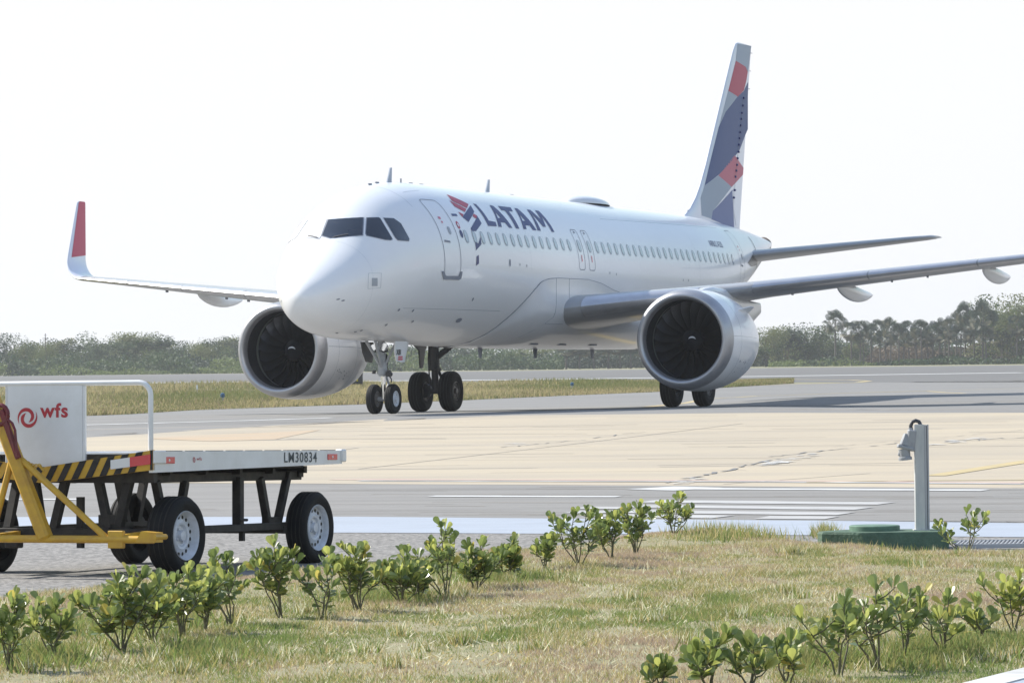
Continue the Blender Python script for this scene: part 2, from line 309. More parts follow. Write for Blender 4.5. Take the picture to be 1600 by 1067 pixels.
vs, fs = grid(XS[0], XS[-1], YS[0], YS[-1], 0)
mb = MB(); mb.add(vs, fs); g = mb.build('ground', M['field'], smooth=0); tag(g, kind='structure')

# paved areas, near to far
E0 = at(-900, 838)
sheet('service_road', band([(-2600, 806), (0, 808.5), (800, 810), (1600, 815), (4600, 832)], [(-2600, 980), (0, 990), (800, 990), (1600, 995), (4600, 1030)]), .004, M['gravel'])
sheet('blue_kerb_band', band([(-2600, 806), (0, 808.5), (560, 808), (1270, 814), (1600, 818), (4600, 834)], [(-2600, 836), (0, 834), (560, 833), (1270, 837), (1600, 840), (4600, 856)]), .008, M['bluep'])
sheet('apron_road', band([(-2600, 752), (0, 754), (560, 756.5), (1200, 760), (1600, 763), (4600, 780)], [(-2600, 807), (0, 808.5), (560, 808), (1270, 814), (1600, 818), (4600, 834)]), .004, M['asph'])
sheet('concrete_apron', band([(-2600, 776), (0, 689), (130, 680.5), (370, 668), (600, 655), (800, 649), (1200, 645), (1600, 645), (3600, 646)],
                             [(-2600, 753), (0, 754), (130, 754), (370, 755), (560, 756.5), (800, 757.5), (1200, 760), (1600, 763), (3600, 780)]) if False else
      band([(-500, 718), (0, 689), (130, 680.5), (370, 668), (600, 655), (800, 649), (1200, 645), (1600, 645), (3600, 646)],
           [(-500, 753), (0, 754), (130, 754), (370, 755), (600, 756.5), (800, 757.5), (1200, 760), (1600, 763), (3600, 780)]), .004, M['conc'])
sheet('taxiway', band([(-900, 628), (-200, 624), (400, 620), (900, 610), (1150, 601), (1600, 594), (2600, 585)],
                      [(-900, 735), (-500, 718), (370, 668), (800, 649), (1200, 645), (1600, 645), (3600, 646)]), .004, M['tarm'])
sheet('runway', band([(-1500, 603), (0, 587.5), (800, 579.5), (1600, 570.5), (3200, 553)], [(-1500, 619), (0, 603), (800, 597.5), (1600, 597.5), (3200, 590)]), .004, M['rway'])

# markings
def line(pts, w0, dz=.010):
    """ground line of real width through ground points seen at these places"""
    P = [at(*p) for p in pts]; out = []
    for a, b in zip(P, P[1:]):
        d = Vector((b.x-a.x, b.y-a.y, 0)); d.normalize(); n = Vector((-d.y, d.x, 0))*w0/2; e = d*0.0
        out.append((a-n-e, b-n+e, b+n+e, a+n-e))
    return out
mk = []
mk += line([(-1500, 617), (0, 600.2), (250, 598), (800, 593.5), (1600, 582.3), (3000, 569)], 3.2)
mk += line([(-300, 684), (130, 664.5), (370, 658), (520, 653)], .45)
mk += line([(674, 776), (968, 776.6)], .34)
mk += line([(-80, 781.5), (126, 780.8)], .34)
mk += line([(1015, 763), (1092, 765)], .95)
mk += line([(1092, 764.3), (1540, 766.8)], .42)
bars = []
for (x0, y0, x1, y1) in ((1010, 784, 1385, 787.5), (985, 791.5, 1350, 795.5), (1060, 801, 1322, 803.5), (1190, 809.5, 1300, 810), (952, 799.5, 1058, 801), (935, 806, 1130, 808.5)):
    bars += line([(x0, y0), (x1, y1)], .62)
for i, (x0, x1, y) in enumerate(((905, 985, 794), (890, 950, 801))): bars += line([(x0, y), (x1, y+.4)], .5)
sheet('white_markings', mk, .010, M['wpaint'])
sheet('worn_white_bars', bars, .010, mat('worn_white_paint', (.47, .47, .465), .8, var=.15, vscale=5, col2=(.30, .295, .29), vdetail=10, stretch=(.25, 1, 1)))
sheet('red_marking', line([(520, 749.5), (1200, 751.5), (1600, 755)], .26), .008, M['pinkp'])
sheet('white_apron_line', line([(560, 752), (1200, 753.5), (1600, 757)], .22), .011, M['wpaint'])
yl = line([(1460, 744), (1530, 733), (1600, 722), (1900, 672)], .30)
yl += line([(1010, 636), (1100, 624), (1180, 619), (1330, 614), (1600, 607)], .35)
yl += line([(1330, 614), (1450, 611.5), (1700, 614)], .3)
yl += line([(1130, 604), (1260, 600), (1340, 597.5), (1358, 595.5), (1330, 594), (1200, 592.5), (1100, 594)], .45)
sheet('yellow_markings', yl, .010, M['ypaint'])
sheet('red_wear', line([(1260, 754.5), (1440, 751.5), (1600, 750.5)], .12), .012, M['ypaint'])
jn = []
for (a, b) in (((560, 720), (1600, 717)), ((560, 691), (1600, 688)), ((300, 705), (1000, 703)), ((60, 762), (560, 700)), ((560, 733), (1160, 662)), ((1130, 757), (1360, 740)), ((1080, 640), (1500, 636)), ((640, 668), (1600, 664))):
    jn += line([a, b], .035)
sheet('concrete_joints', jn, .008, M['joint'])
# wandering cracks sealed with tar and spalled to white
r2 = random.Random(3)
def crack(p0, p1, amp, w0, n=26):
    pts = []
    off = 0
    for i in range(n+1):
        t = i/n; off = off*.7+r2.uniform(-amp, amp)
        pts.append((p0[0]+(p1[0]-p0[0])*t+r2.uniform(-4, 4), p0[1]+(p1[1]-p0[1])*t+off*.5))
    out = []
    for a, b in zip(pts, pts[1:]):
        if r2.random() < .86: out += line([a, b], w0*r2.uniform(.25, .95))
    return out
ck = crack((1040, 756), (1215, 716), 3, .09)+crack((1200, 714), (1420, 692), 2, .07)+crack((780, 700), (1010, 676), 2, .05)+crack((1480, 690), (1600, 684), 1.5, .06)+crack((1290, 700), (1600, 672), 1.5, .03)
sheet('cracks', ck, .012, M['crack'])
pw = []
for (a, b, w0, n) in (((1045, 756), (1110, 742), .22, 16), ((1190, 726), (1280, 708), .5, 22), ((1430, 696), (1530, 686), .35, 16), ((780, 697), (830, 692), .2, 8)):
    for i in range(n):
        t = r2.random(); x = a[0]+(b[0]-a[0])*t+r2.uniform(-8, 8); y = a[1]+(b[1]-a[1])*t+r2.uniform(-2.2, 2.2)
        L = r2.uniform(8, 26); pw += line([(x, y), (x+L, y+r2.uniform(-1, .3))], w0*r2.uniform(.15, .5))
sheet('spalled_patches', pw, .014, M['patchw'])
# tyre streaks and tar joints on the asphalt
ts = []
for i in range(46):
    y = r2.uniform(760, 806); x = r2.uniform(-100, 1650); L = r2.uniform(60, 420)
    ts += line([(x, y), (x+L, y+r2.uniform(-1, 1))], r2.uniform(.02, .06))
for i in range(40):
    y = r2.uniform(652, 740); x = r2.uniform(300, 1650); L = r2.uniform(60, 400)
    ts += line([(x, y), (x+L, y-L*r2.uniform(0, .02))], r2.uniform(.02, .09))
for (a, b, w0) in (((330, 689), (505, 686), .5), ((130, 672), (420, 664), .35), ((1180, 641), (1580, 638), .35), ((300, 672), (520, 662), .15), ((760, 645), (1600, 641), .2)):
    ts += line([a, b], w0)
sheet('tyre_marks', ts, .006, mat('rubber_streak', (.22, .20, .18), .9, var=.3, vscale=1, col2=(.30, .27, .23)))
sheet('worn_concrete_patch', band([(235, 684), (330, 680), (500, 672)], [(235, 686), (330, 690), (430, 687)]), .009, mat('ochre_concrete', (.44, .33, .215), .88, var=.2, vscale=.5, col2=(.39, .325, .25), stretch=(.3, 1, 1)))

# ---- grass strip between taxiway and runway (ground + blades in one uncountable mass)
sheet('grass_verge_soil', band([(-900, 612), (0, 602.5), (370, 598.5), (700, 596.5), (1000, 594.5), (1160, 593), (1240, 593)],
                          [(-900, 690), (0, 655), (130, 650), (300, 641), (560, 632), (1022, 612.5), (1240, 599)][:7]), .010, M['strip'])
def grass_mass(name, tris, mats, label):
    V, Fm = tris
    V = np.asarray(V, dtype=np.float32).reshape(-1, 3); n = len(V)//3
    me = bpy.data.meshes.new(name); me.vertices.add(len(V)); me.vertices.foreach_set('co', V.ravel())
    me.loops.add(n*3); me.loops.foreach_set('vertex_index', np.arange(n*3, dtype=np.int32))
    me.polygons.add(n); me.polygons.foreach_set('loop_start', np.arange(0, n*3, 3, dtype=np.int32)); me.polygons.foreach_set('loop_total', np.full(n, 3, dtype=np.int32))
    for m_ in mats: me.materials.append(m_)
    me.polygons.foreach_set('material_index', np.asarray(Fm, dtype=np.int32)); me.update(calc_edges=True)
    o = bpy.data.objects.new(name, me); COL.objects.link(o); return tag(o, label, 'grass', kind='stuff')
def blade_field(n, sample, hmin, hmax, wd, seed, tone, lean=.6):
    rg = np.random.default_rng(seed); V = np.zeros((n, 3, 3)); F = np.zeros(n, int); k = 0
    while k < n:
        p = sample(rg)
        if p is None: continue
        x, y, z, hs = p
        h = rg.uniform(hmin, hmax)*hs; a = rg.uniform(0, 2*math.pi); b = rg.uniform(0, 2*math.pi); w0 = wd*rg.uniform(.6, 1.4)
        ln = h*lean*rg.uniform(.1, 1)
        V[k] = ((x-math.cos(a)*w0/2, y-math.sin(a)*w0/2, z-.01), (x+math.cos(a)*w0/2, y+math.sin(a)*w0/2, z-.01), (x+math.cos(b)*ln, y+math.sin(b)*ln, z+h))
        F[k] = tone(rg, x, y); k += 1
    return V.reshape(-1, 3), F
M['g1'] = mat('straw_grass', (.42, .345, .165), .8, trans=.35)
M['g2'] = mat('olive_grass', (.235, .23, .08), .8, trans=.35)
M['g3'] = mat('fresh_grass', (.145, .195, .055), .75, trans=.4)
M['g4'] = mat('dead_brown_grass', (.36, .275, .20), .85, trans=.3)
M['g5'] = mat('bleached_grass', (.68, .63, .46), .8, trans=.3)
gp_b = [at(*p) for p in [(-900, 690), (0, 655), (130, 650), (300, 641), (560, 632), (1022, 612.5), (1240, 599)]]
gp_t = [at(*p) for p in [(-900, 612), (0, 602.5), (370, 598.5), (700, 596.5), (1000, 594.5), (1160, 593), (1240, 593)]]
def smp_strip(rg):
    i = rg.integers(1, 6); s = rg.random(); t = rg.random()**1.15
    p = gp_b[i].lerp(gp_b[i+1], s).lerp(gp_t[i].lerp(gp_t[i+1], s), t)
    nz = noise.noise(Vector((p.x*.12, p.y*.05, 0)))
    return p.x, p.y, p.z, max(.35, 1+nz*1.3)
def tone_strip(rg, x, y):
    v = noise.noise(Vector((x*.10, y*.03, 3)))*1.6+rg.normal()*.35
    return 0 if v < .0 else (3 if v < .12 else (1 if v < .75 else 2))
for k_, c_ in (('v1', (.37, .31, .165)), ('v2', (.20, .195, .085)), ('v3', (.16, .18, .065)), ('v4', (.28, .215, .14))): M[k_] = mat('verge_grass_'+('straw', 'olive', 'green', 'brown')[int(k_[1])-1], c_, .85, trans=.25)
grass_mass('grass_verge', blade_field(95000, smp_strip, .06, .22, .06, 5, tone_strip), [M['v1'], M['v2'], M['v3'], M['v4']], 'dry tufted grass strip between the taxiway and the runway')

# ---- lawn in the foreground
LAWN_E = [(-700, 985), (0, 944), (120, 930), (240, 912), (400, 905), (520, 893), (640, 878), (760, 868), (830, 862), (930, 850), (1010, 836), (1100, 830), (1180, 845), (1270, 854), (1420, 868), (1600, 870), (2400, 880)]
lawn_far = [at(*p) for p in LAWN_E]
def lawn_edge_y(x):
    for a, b in zip(lawn_far, lawn_far[1:]):
        if a.x <= x <= b.x: return a.y+(b.y-a.y)*(x-a.x)/(b.x-a.x)
    return lawn_far[-1].y if x > 0 else lawn_far[0].y
def lawn_h(x, y):
    d = lawn_edge_y(x)-y
    s = max(0., min(1., d/1.2)); s = s*s*(3-2*s)
    return gz(x, y)+.012+s*(.055+.03*noise.noise(Vector((x*.6, y*.6, 0))))
vs = []; fs = []
xs = np.arange(-9, 12.01, .25); nrow = 70
for j in range(nrow):
    for x in xs:
        ye = lawn_edge_y(x); y = 11+(ye-11)*(j/(nrow-1)); vs.append((x, y, lawn_h(x, y) if j < nrow-1 else gz(x, y)+.008))
n = len(xs); fs = [(j*n+i, j*n+i+1, j*n+n+i+1, j*n+n+i) for j in range(nrow-1) for i in range(n-1)]
mb = MB(); mb.add(vs, fs); o = mb.build('lawn_soil', M['earth'], smooth=60); tag(o, kind='structure')
PW = [at(1508, 1067, .09), at(1600, 1045, .09)]
def patch(x, y, s=.9, q=0): return noise.noise(Vector((x*s, y*s*.55, q)))
def in_path(x, y):
    a, b = PW; return (b.x-a.x)*(y-a.y)-(b.y-a.y)*(x-a.x) < 0 and x > a.x-3 and False or ((b.x-a.x)*(y-a.y)-(b.y-a.y)*(x-a.x) < .03 and x > 1.5)
def smp_lawn(rg):
    y = 16.2+rg.random()**.8*21; hw = 810/FPX*y; x = rg.uniform(-hw-.2, hw+.2)
    e = lawn_edge_y(x)
    if y > e+.12*noise.noise(Vector((x*3, y, 9))) or in_path(x, y): return None
    if 4.05 < (x) and y > 27.2 and x*0+abs(x-3.05) < .0: return None
    hs = 1+patch(x, y, 1.1, 4)*1.0
    if patch(x, y, 2.4, 7) > .12 and rg.random() < .75: return None
    if e-y < .5: hs *= .75
    return x, y, lawn_h(x, y), max(.35, hs)
def tone_lawn(rg, x, y):
    v = patch(x, y, .55, 1)*1.0+patch(x, y, 2.6, 2)*.8+rg.normal()*.34-.08
    e = lawn_edge_y(x)-y
    if x > .8 and e < 3: v -= .6*(1-e/3)
    if x < -1.2 and y < 23: v += .3
    if y < 18.5 and x > 1: v += .3
    if v < -.42: return 3
    if v < .0: return 0 if rg.random() > .3 else 4
    if v < .36: return 1
    return 2
grass_mass('lawn_grass', blade_field(330000, smp_lawn, .010, .034, .0075, 11, tone_lawn, lean=1.6), [M['g1'], M['g2'], M['g3'], M['g4'], M['g5']], 'short dry lawn grass with green and straw patches in the foreground')
def smp_tall(rg):
    k = rg.integers(0, 5); px, py, sx, sy = ((1120, 838, 60, 8), (1140, 852, 70, 8), (1180, 850, 60, 8), (1290, 838, 18, 4), (1400, 868, 80, 6))[k]
    p = at(px+rg.normal()*sx*.6, py+rg.normal()*sy*.6)
    return p.x, p.y, lawn_h(p.x, p.y), 1.0 if k < 4 else .5
grass_mass('tall_grass_tufts', blade_field(1900, smp_tall, .05, .15, .010, 21, lambda rg, x, y: int(rg.integers(0, 3)), lean=.7), [M['g1'], M['g2'], M['g3']], 'taller green grass tufts at the lawn edge beside the green pit')
def smp_clump(rg):
    p = at(rg.uniform(-20, 1620), rg.uniform(850, 1075)) if rg.random() < .02 or not CL else None
    if p is not None: CL.append((p.x, p.y))
    x, y = CL[rg.integers(0, len(CL))]; x += rg.normal()*.035; y += rg.normal()*.05
    if in_path(x, y) or y > lawn_edge_y(x)-.1: return None
    return x, y, lawn_h(x, y), 1.0
CL = []
grass_mass('wild_tufts', blade_field(7000, smp_clump, .03, .095, .009, 41, lambda rg, x, y: int(rg.integers(0, 4)), lean=.9), [M['g1'], M['g2'], M['g3'], M['g5']], 'scattered longer tufts standing out of the short lawn')
def smp_weed(rg):
    k = rg.integers(0, 9); px, py, sx, sy = ((170, 1000, 70, 18), (250, 990, 60, 14), (60, 1050, 60, 14), (330, 1045, 60, 12), (600, 950, 70, 8), (780, 920, 60, 8), (1540, 1030, 70, 14), (1440, 1045, 60, 16), (1250, 1055, 90, 10))[k]
    p = at(px+rg.normal()*sx*.7, py+rg.normal()*sy*.7)
    if in_path(p.x, p.y): return None
    return p.x, p.y, lawn_h(p.x, p.y), 1.0
grass_mass('green_weeds', blade_field(15000, smp_weed, .03, .09, .013, 22, lambda rg, x, y: int(rg.integers(1, 3)), lean=1.2), [M['g1'], M['g2'], M['g3']], 'low bright green weeds growing round the feet of the shrubs')
def smp_litter(rg):
    p = at(rg.uniform(0, 1600), rg.uniform(930, 1067))
    if in_path(p.x, p.y) or p.y > lawn_edge_y(p.x)-.2: return None
    return p.x, p.y, lawn_h(p.x, p.y)+.015, 1
def litter():
    V, F = blade_field(2600, smp_litter, .004, .02, .012, 31, lambda rg, x, y: 4 if rg.random() < .5 else 0, lean=5)
    return V, F
grass_mass('leaf_litter', litter(), [M['g1'], M['g2'], M['g3'], M['g4'], M['g5']], 'pale dry leaf and straw litter lying on the lawn')
# kerb of the blue-white path in the lower right corner
a, b = PW; d = (b-a).normalized(); nrm = Vector((d.y, -d.x, 0))
for nm, w0, w1, z, m_ in (('path_kerb', -.02, .16, .06, M['wpaint']), ('path', .16, 3.5, .054, M['bluep'])):
    mb = MB(); p = a-d*3; q = b+d*6; zz = gz(a.x, a.y)+z+.03
    mb.add([(c.x, c.y, h) for h in (zz-.2, zz) for c in (p+nrm*w0, q+nrm*w0, q+nrm*w1, p+nrm*w1)], [(3, 2, 1, 0), (4, 5, 6, 7), (0, 1, 5, 4), (1, 2, 6, 5), (2, 3, 7, 6), (3, 0, 4, 7)])
    o = mb.build(nm, m_, smooth=0); tag(o, kind='structure')

# ================================================================ AIRLINER
def pchip(X, Y, x):
    h = np.diff(X); d = np.diff(Y)/h; m = np.zeros(len(X))
    for i in range(1, len(X)-1):
        if d[i-1]*d[i] > 0:
            w1 = 2*h[i]+h[i-1]; w2 = h[i]+2*h[i-1]; m[i] = (w1+w2)/(w1/d[i-1]+w2/d[i])
    m[0] = d[0]; m[-1] = d[-1]
    x = min(max(x, X[0]), X[-1]); k = int(min(max(np.searchsorted(X, x)-1, 0), len(X)-2)); s = (x-X[k])/h[k]
    return (2*s**3-3*s**2+1)*Y[k]+(s**3-2*s**2+s)*h[k]*m[k]+(-2*s**3+3*s**2)*Y[k+1]+(s**3-s**2)*h[k]*m[k+1]
_S = np.sqrt(FT[:, 0])
def fusec(x):
    s = math.sqrt(max(x, 0)); return [float(pchip(_S, FT[:, k], s)) for k in (1, 2, 3, 4)]
def fus(x, th, off=0.0):
    t, b, w_, c = fusec(x); sn = math.sin(th); cs = math.cos(th); h = (t-c) if sn > 0 else (c-b)
    return Vector((x, -(w_+off)*cs, c+(h+off)*sn))

plane = bpy.data.objects.new('airliner', None); COL.objects.link(plane)
plane.matrix_world = Matrix([[*RAW[i], AORG[i]] for i in range(3)]+[[0, 0, 0, 1]])
tag(plane, 'white twin-engine jet airliner with indigo and red tail taxiing on the grey taxiway', 'airplane')

# fuselage
xs = sorted(set([round((i/46*math.sqrt(7.5))**2, 4) for i in range(47)]+[7.5+i*.75 for i in range(1, 23)]+[24+i*.4 for i in range(0, 34)]+[37.3, 37.45, 37.57]))
xs[0] = .0008
NT = 128
mb = MB(); mb.loft([[fus(x, 2*math.pi*j/NT) for j in range(NT)] for x in xs])
fuse = mb.build('fuselage', M['white'], plane, smooth=50)

def decal(name, loops, f, mats, parent, off=.006, seg=.10, mi=None, holes=()):
    """flat outlines in surface parameters -> a painted-on skin that follows the surface f(u,v,off)"""
    b = bmesh.new(); groups = []
    for gi, lp in enumerate(loops):
        hs = holes[gi] if gi < len(holes) and holes[gi] else []
        before = set(b.faces); ed = []
        for L in [lp]+list(hs):
            vv = [b.verts.new((u, v, 0)) for u, v in L]
            ed += [b.edges.new((vv[i], vv[(i+1) % len(vv)])) for i in range(len(vv))]
        bmesh.ops.triangle_fill(b, use_beauty=True, use_dissolve=False, edges=ed)
        for fc in b.faces:
            if fc not in before: fc.material_index = (mi[gi] if mi else 0)
    for _ in range(7):
        le = []
        for e in b.edges:
            a, c = e.verts; L = (f(a.co.x, a.co.y, 0)-f(c.co.x, c.co.y, 0)).length
            if L > seg: le.append(e)
        if not le: break
        bmesh.ops.subdivide_edges(b, edges=le, cuts=1, use_grid_fill=False)
        bmesh.ops.triangulate(b, faces=b.faces[:])
    for v in b.verts: v.co = f(v.co.x, v.co.y, off)
    me = bpy.data.meshes.new(name); b.to_mesh(me); b.free()
    for m_ in (mats if isinstance(mats, (list, tuple)) else [mats]): me.materials.append(m_)
    me.polygons.foreach_set('use_smooth', [True]*len(me.polygons))
    o = bpy.data.objects.new(name, me); COL.objects.link(o); o.parent = parent
    return o
def ring_loops(outer, cu_, cv_, k):
    return outer, [[(cu_+(u-cu_)*k, cv_+(v-cv_)*k) for u, v in outer]]
def strip_loop(pts, w_, closed=False):
    """thin outline strips along a polyline in (x, theta); theta scaled by 1/2 m"""
    out = []; n = len(pts)
    for i in range(n if closed else n-1):
        a = pts[i]; c = pts[(i+1) % n]; ax, ay = a[0], a[1]*2; cx_, cy_ = c[0], c[1]*2
        L = math.hypot(cx_-ax, cy_-ay)
        if L < 1e-6: continue
        dx, dy = (cx_-ax)/L, (cy_-ay)/L; e = w_*.5
        q = [(ax-dx*e-dy*w_/2, ay-dy*e+dx*w_/2), (cx_+dx*e-dy*w_/2, cy_+dy*e+dx*w_/2), (cx_+dx*e+dy*w_/2, cy_+dy*e-dx*w_/2), (ax-dx*e+dy*w_/2, ay-dy*e-dx*w_/2)]
        out.append([(u, v/2) for u, v in q])
    return out
def th_at(x, z):
    t, b, w_, c = fusec(x); h = (t-c) if z > c else (c-b); return math.asin(max(-1, min(1, (z-c)/h)))
def mirror(lp): return [(u, math.pi-v) for u, v in lp]

# cockpit glazing
wf = [(2.60, 1.50), (2.66, 1.2244), (2.70, 1.20)]
front = [(1.985, 1.553), (2.06, 1.40), (2.224, 1.10), (2.20, 1.075), (1.835, .945), (1.80, .965), (1.50, 1.46), (1.515, 1.553)]
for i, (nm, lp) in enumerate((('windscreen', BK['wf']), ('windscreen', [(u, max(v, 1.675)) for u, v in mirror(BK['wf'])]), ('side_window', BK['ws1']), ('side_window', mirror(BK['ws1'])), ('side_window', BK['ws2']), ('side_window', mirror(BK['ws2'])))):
    o = decal(nm, [lp], fus, M['glare_paint'] if i in (1, 3, 5) else M['glass'], fuse, off=.012)
    if i in (1, 3, 5): o['label'] = 'cockpit pane with sun glare painted on as pale colour'
    cu_ = sum(p[0] for p in lp)/len(lp); cv_ = sum(p[1] for p in lp)/len(lp)
    decal('window_seal', [[(cu_+(u-cu_)*1.06, cv_+(v-cv_)*1.06) for u, v in lp]], fus, M['seam'], o, off=.006)
for s in (1, -1):
    lp = [(1.49, 1.42), (1.51, 1.43), (1.68, 1.18), (1.66, 1.17)]
    o = decal('wiper', [lp if s > 0 else mirror(lp)], fus, M['seamd'], fuse, off=.03)

# cabin windows
wx = [6.086+.533*i for i in range(15)]+[14.33, 15.13]+[15.756+.533*i for i in range(25)]
def capsule(cx_, cz, a, b, n=18, p=2.6):
    out = []
    for i in range(n):
        t = 2*math.pi*i/n; c_, s_ = math.cos(t), math.sin(t)
        x = cx_+a*math.copysign(abs(c_)**(2/p), c_); z = cz+b*math.copysign(abs(s_)**(2/p), s_)
        out.append((x, th_at(x, z)))
    return out
for side in (0, 1):
    for x in wx:
        o = decal('cabin_window', [mirror(capsule(x, 4.452, .118, .168)) if side else capsule(x, 4.452, .118, .168)], fus, M['wframe'], fuse, off=.006, seg=.2)
        if not side: decal('window_pane', [capsule(x-.012, 4.462, .095, .145)], fus, M['pane'], o, off=.010, seg=.2)
# doors: seams, handles, sills
def rrect(x0, x1, z0, z1, r, n=4):
    pts = []
    for (cx_, cz, a0) in ((x1-r, z1-r, 0), (x0+r, z1-r, 90), (x0+r, z0+r, 180), (x1-r, z0+r, 270)):
        for i in range(n+1):
            a = R_(a0+90*i/n); pts.append((cx_+r*math.cos(a), cz+r*math.sin(a)))
    return [(x, th_at(x, z)) for x, z in pts]
for side in (0, 1):
    fl = mirror if side else (lambda l: l)
    for (x0, x1, z0, z1) in ((4.63, 5.535, 3.42, 5.36), (29.55, 30.3, 3.75, 5.4)):
        o = decal('passenger_door', [fl(q) for q in strip_loop(rrect(x0, x1, z0, z1, .14), .022, True)], fus, M['seam'], fuse)
        xm = x0+.62*(x1-x0)
        decal('door_window', [fl(capsule(xm, 4.58, .07, .10))], fus, M['wframe'], o, off=.01)
        decal('door_handle', [fl([(u, th_at(u, z)) for u, z in ((x0+.12, 4.28), (x0+.42, 4.26), (x0+.42, 4.31), (x0+.12, 4.33))])], fus, M['seam'], o, off=.01)
        decal('door_placard', [fl([(u, th_at(u, z)) for u, z in q]) for q in ([(x0+.28, 4.86), (x0+.40, 4.86), (x0+.40, 4.92), (x0+.28, 4.92)], [(x0+.33, 4.76), (x0+.40, 4.76), (x0+.40, 4.81), (x0+.33, 4.81)])], fus, M['red'], o, off=.01)
    decal('door_sill', [fl(BK['scuff'])], fus, M['seam'], fuse, off=.02)
    for x in (14.33, 15.13):
        o = decal('emergency_exit', [fl(q) for q in strip_loop(rrect(x-.235, x+.235, 3.80, 4.90, .10), .02, True)], fus, M['seam'], fuse)
        decal('exit_handle', [fl([(u, th_at(u, z)) for u, z in ((x-.05, 4.80), (x+.05, 4.80), (x+.05, 4.85), (x-.05, 4.85))])], fus, M['seam'], o, off=.01)
        decal('exit_placard', [fl([(u, th_at(u, z)) for u, z in ((x-.02, 4.02), (x+.04, 4.02), (x+.04, 4.20), (x-.02, 4.20))])], fus, M['red'], o, off=.01)
    # hatch and panel seams on the nose and belly
    pl = []
    pl += strip_loop([(x, th_at(x, 2.62)) for x in np.arange(3.0, 9.2, .4)], .010)
    pl += strip_loop([(1.42, t) for t in np.arange(-1.3, 1.35, .1)], .003)
    pl += strip_loop([(4.05, t) for t in np.arange(.8, 1.5, .1)], .010)
    pl += strip_loop([(4.4+.12*i, th_at(4.4, 5.53)) for i in range(9)], .012)
    pl += strip_loop([(x, th_at(x, 5.30+.012*(x-16))) for x in np.arange(17.5, 29.5, .6)], .012)
    for xx in (10.4, 19.2, 24.6): pl += strip_loop([(xx, t) for t in np.arange(-.1, 1.5, .1)], .004)
    decal('panel_seams', [fl(q) for q in pl], fus, M['pane'], fuse, off=.004, seg=.3)
    # ports, probes and drains
    pts = [(u, v, .05) for u, v in BK['ports']]+[(u, v, .045) for u, v in BK['dots']]
    pp = []
    for i, (u, v, r_) in enumerate(pts):
        rr = r_*(1.6 if i == 5 else 1)
        pp.append(fl([(u+rr*(2.2 if i == 5 else 1)*math.cos(a), v+rr*.5*math.sin(a)) for a in np.arange(0, 6.2, .8)]))
    decal('probe_ports', pp, fus, M['seam'], fuse, off=.008)
    decal('service_patch', [fl(BK['patch'])], fus, M['wframe'], fuse, off=.008)
    u0, v0 = 1.40, .17
    decal('patch_marks', [fl(q) for q in strip_loop(BK['pm'], .010, True)], fus, M['pane'], fuse, off=.007)
    for i, m_ in ((0, 'rose'), (1, 'indigo')):
        u, v = BK['roundels'][i]
        decal('roundel', [fl([(u+.085*math.cos(a), v+.055*math.sin(a)) for a in np.arange(0, 6.2, .4)])], fus, M[m_], fuse, off=.007)
    decal('roundel_centre', [fl([(BK['roundels'][0][0]+.04*math.cos(a), BK['roundels'][0][1]+.026*math.sin(a)) for a in np.arange(0, 6.2, .6)])], fus, M['white'], fuse, off=.011)
    decal('small_flag', [fl([(5.78, .62), (6.12, .62), (6.12, .585), (5.78, .585)])], fus, M['navy'], fuse, off=.007)
    for (u, v, r_) in ((8.834, -.007, .06), (9.55, -.02, .022), (10.05, -.03, .022), (16.55, -.05, .022), (17.1, -.06, .022), (23.0, -.08, .022), (23.5, -.08, .022)):
        decal('vent_port', [fl([(u+r_*math.cos(a), v+r_*.8*math.sin(a)) for a in np.arange(0, 6.2, .7)])], fus, M['seam'], fuse, off=.007, seg=.3)
# lettering and emblem on the port side, and the same on the starboard side
LT = ['L', 'A', 'T', 'A2', 'M']; HO = {'A': ['Ah'], 'A2': ['A2h']}
decal('airline_lettering', [BK[k] for k in LT], fus, M['indigo'], fuse, off=.008, holes=[[BK[h] for h in HO.get(k, [])] for k in LT])
EMB = ['r1', 'r2', 'r3', 'r4', 'n1', 'n2', 'n3', 'n4']
decal('airline_emblem', [BK[k] for k in EMB], fus, [M['rose'], M['indigo']], fuse, off=.008, mi=[0, 0, 0, 0, 1, 1, 1, 1])

def text_mesh(body, size, bold=0.0, spacing=1.0):
    cv = bpy.data.curves.new('t', 'FONT'); cv.body = body; cv.size = size; cv.offset = bold; cv.space_character = spacing; cv.resolution_u = 4
    o = bpy.data.objects.new('t', cv); COL.objects.link(o)
    dg = bpy.context.evaluated_depsgraph_get(); me = bpy.data.meshes.new_from_object(o.evaluated_get(dg))
    V = [tuple(v.co) for v in me.vertices]; F = [tuple(p.vertices) for p in me.polygons]
    bpy.data.objects.remove(o); bpy.data.curves.remove(cv); bpy.data.meshes.remove(me)
    return V, F
def text_on(name, body, size, fn, m_, parent, bold=0.0, spacing=1.0, xs_=1.0):
    V, F = text_mesh(body, size, bold, spacing); mb = MB(); mb.add([fn(v[0]*xs_, v[1]) for v in V], F)
    return mb.build(name, m_, parent, smooth=0, fix=False)
text_on('type_lettering', 'AIRBUS A320', .26, lambda a, b: fus(26.4+a, th_at(26.4+a, 4.80+b), .008), M['indigo'], fuse)

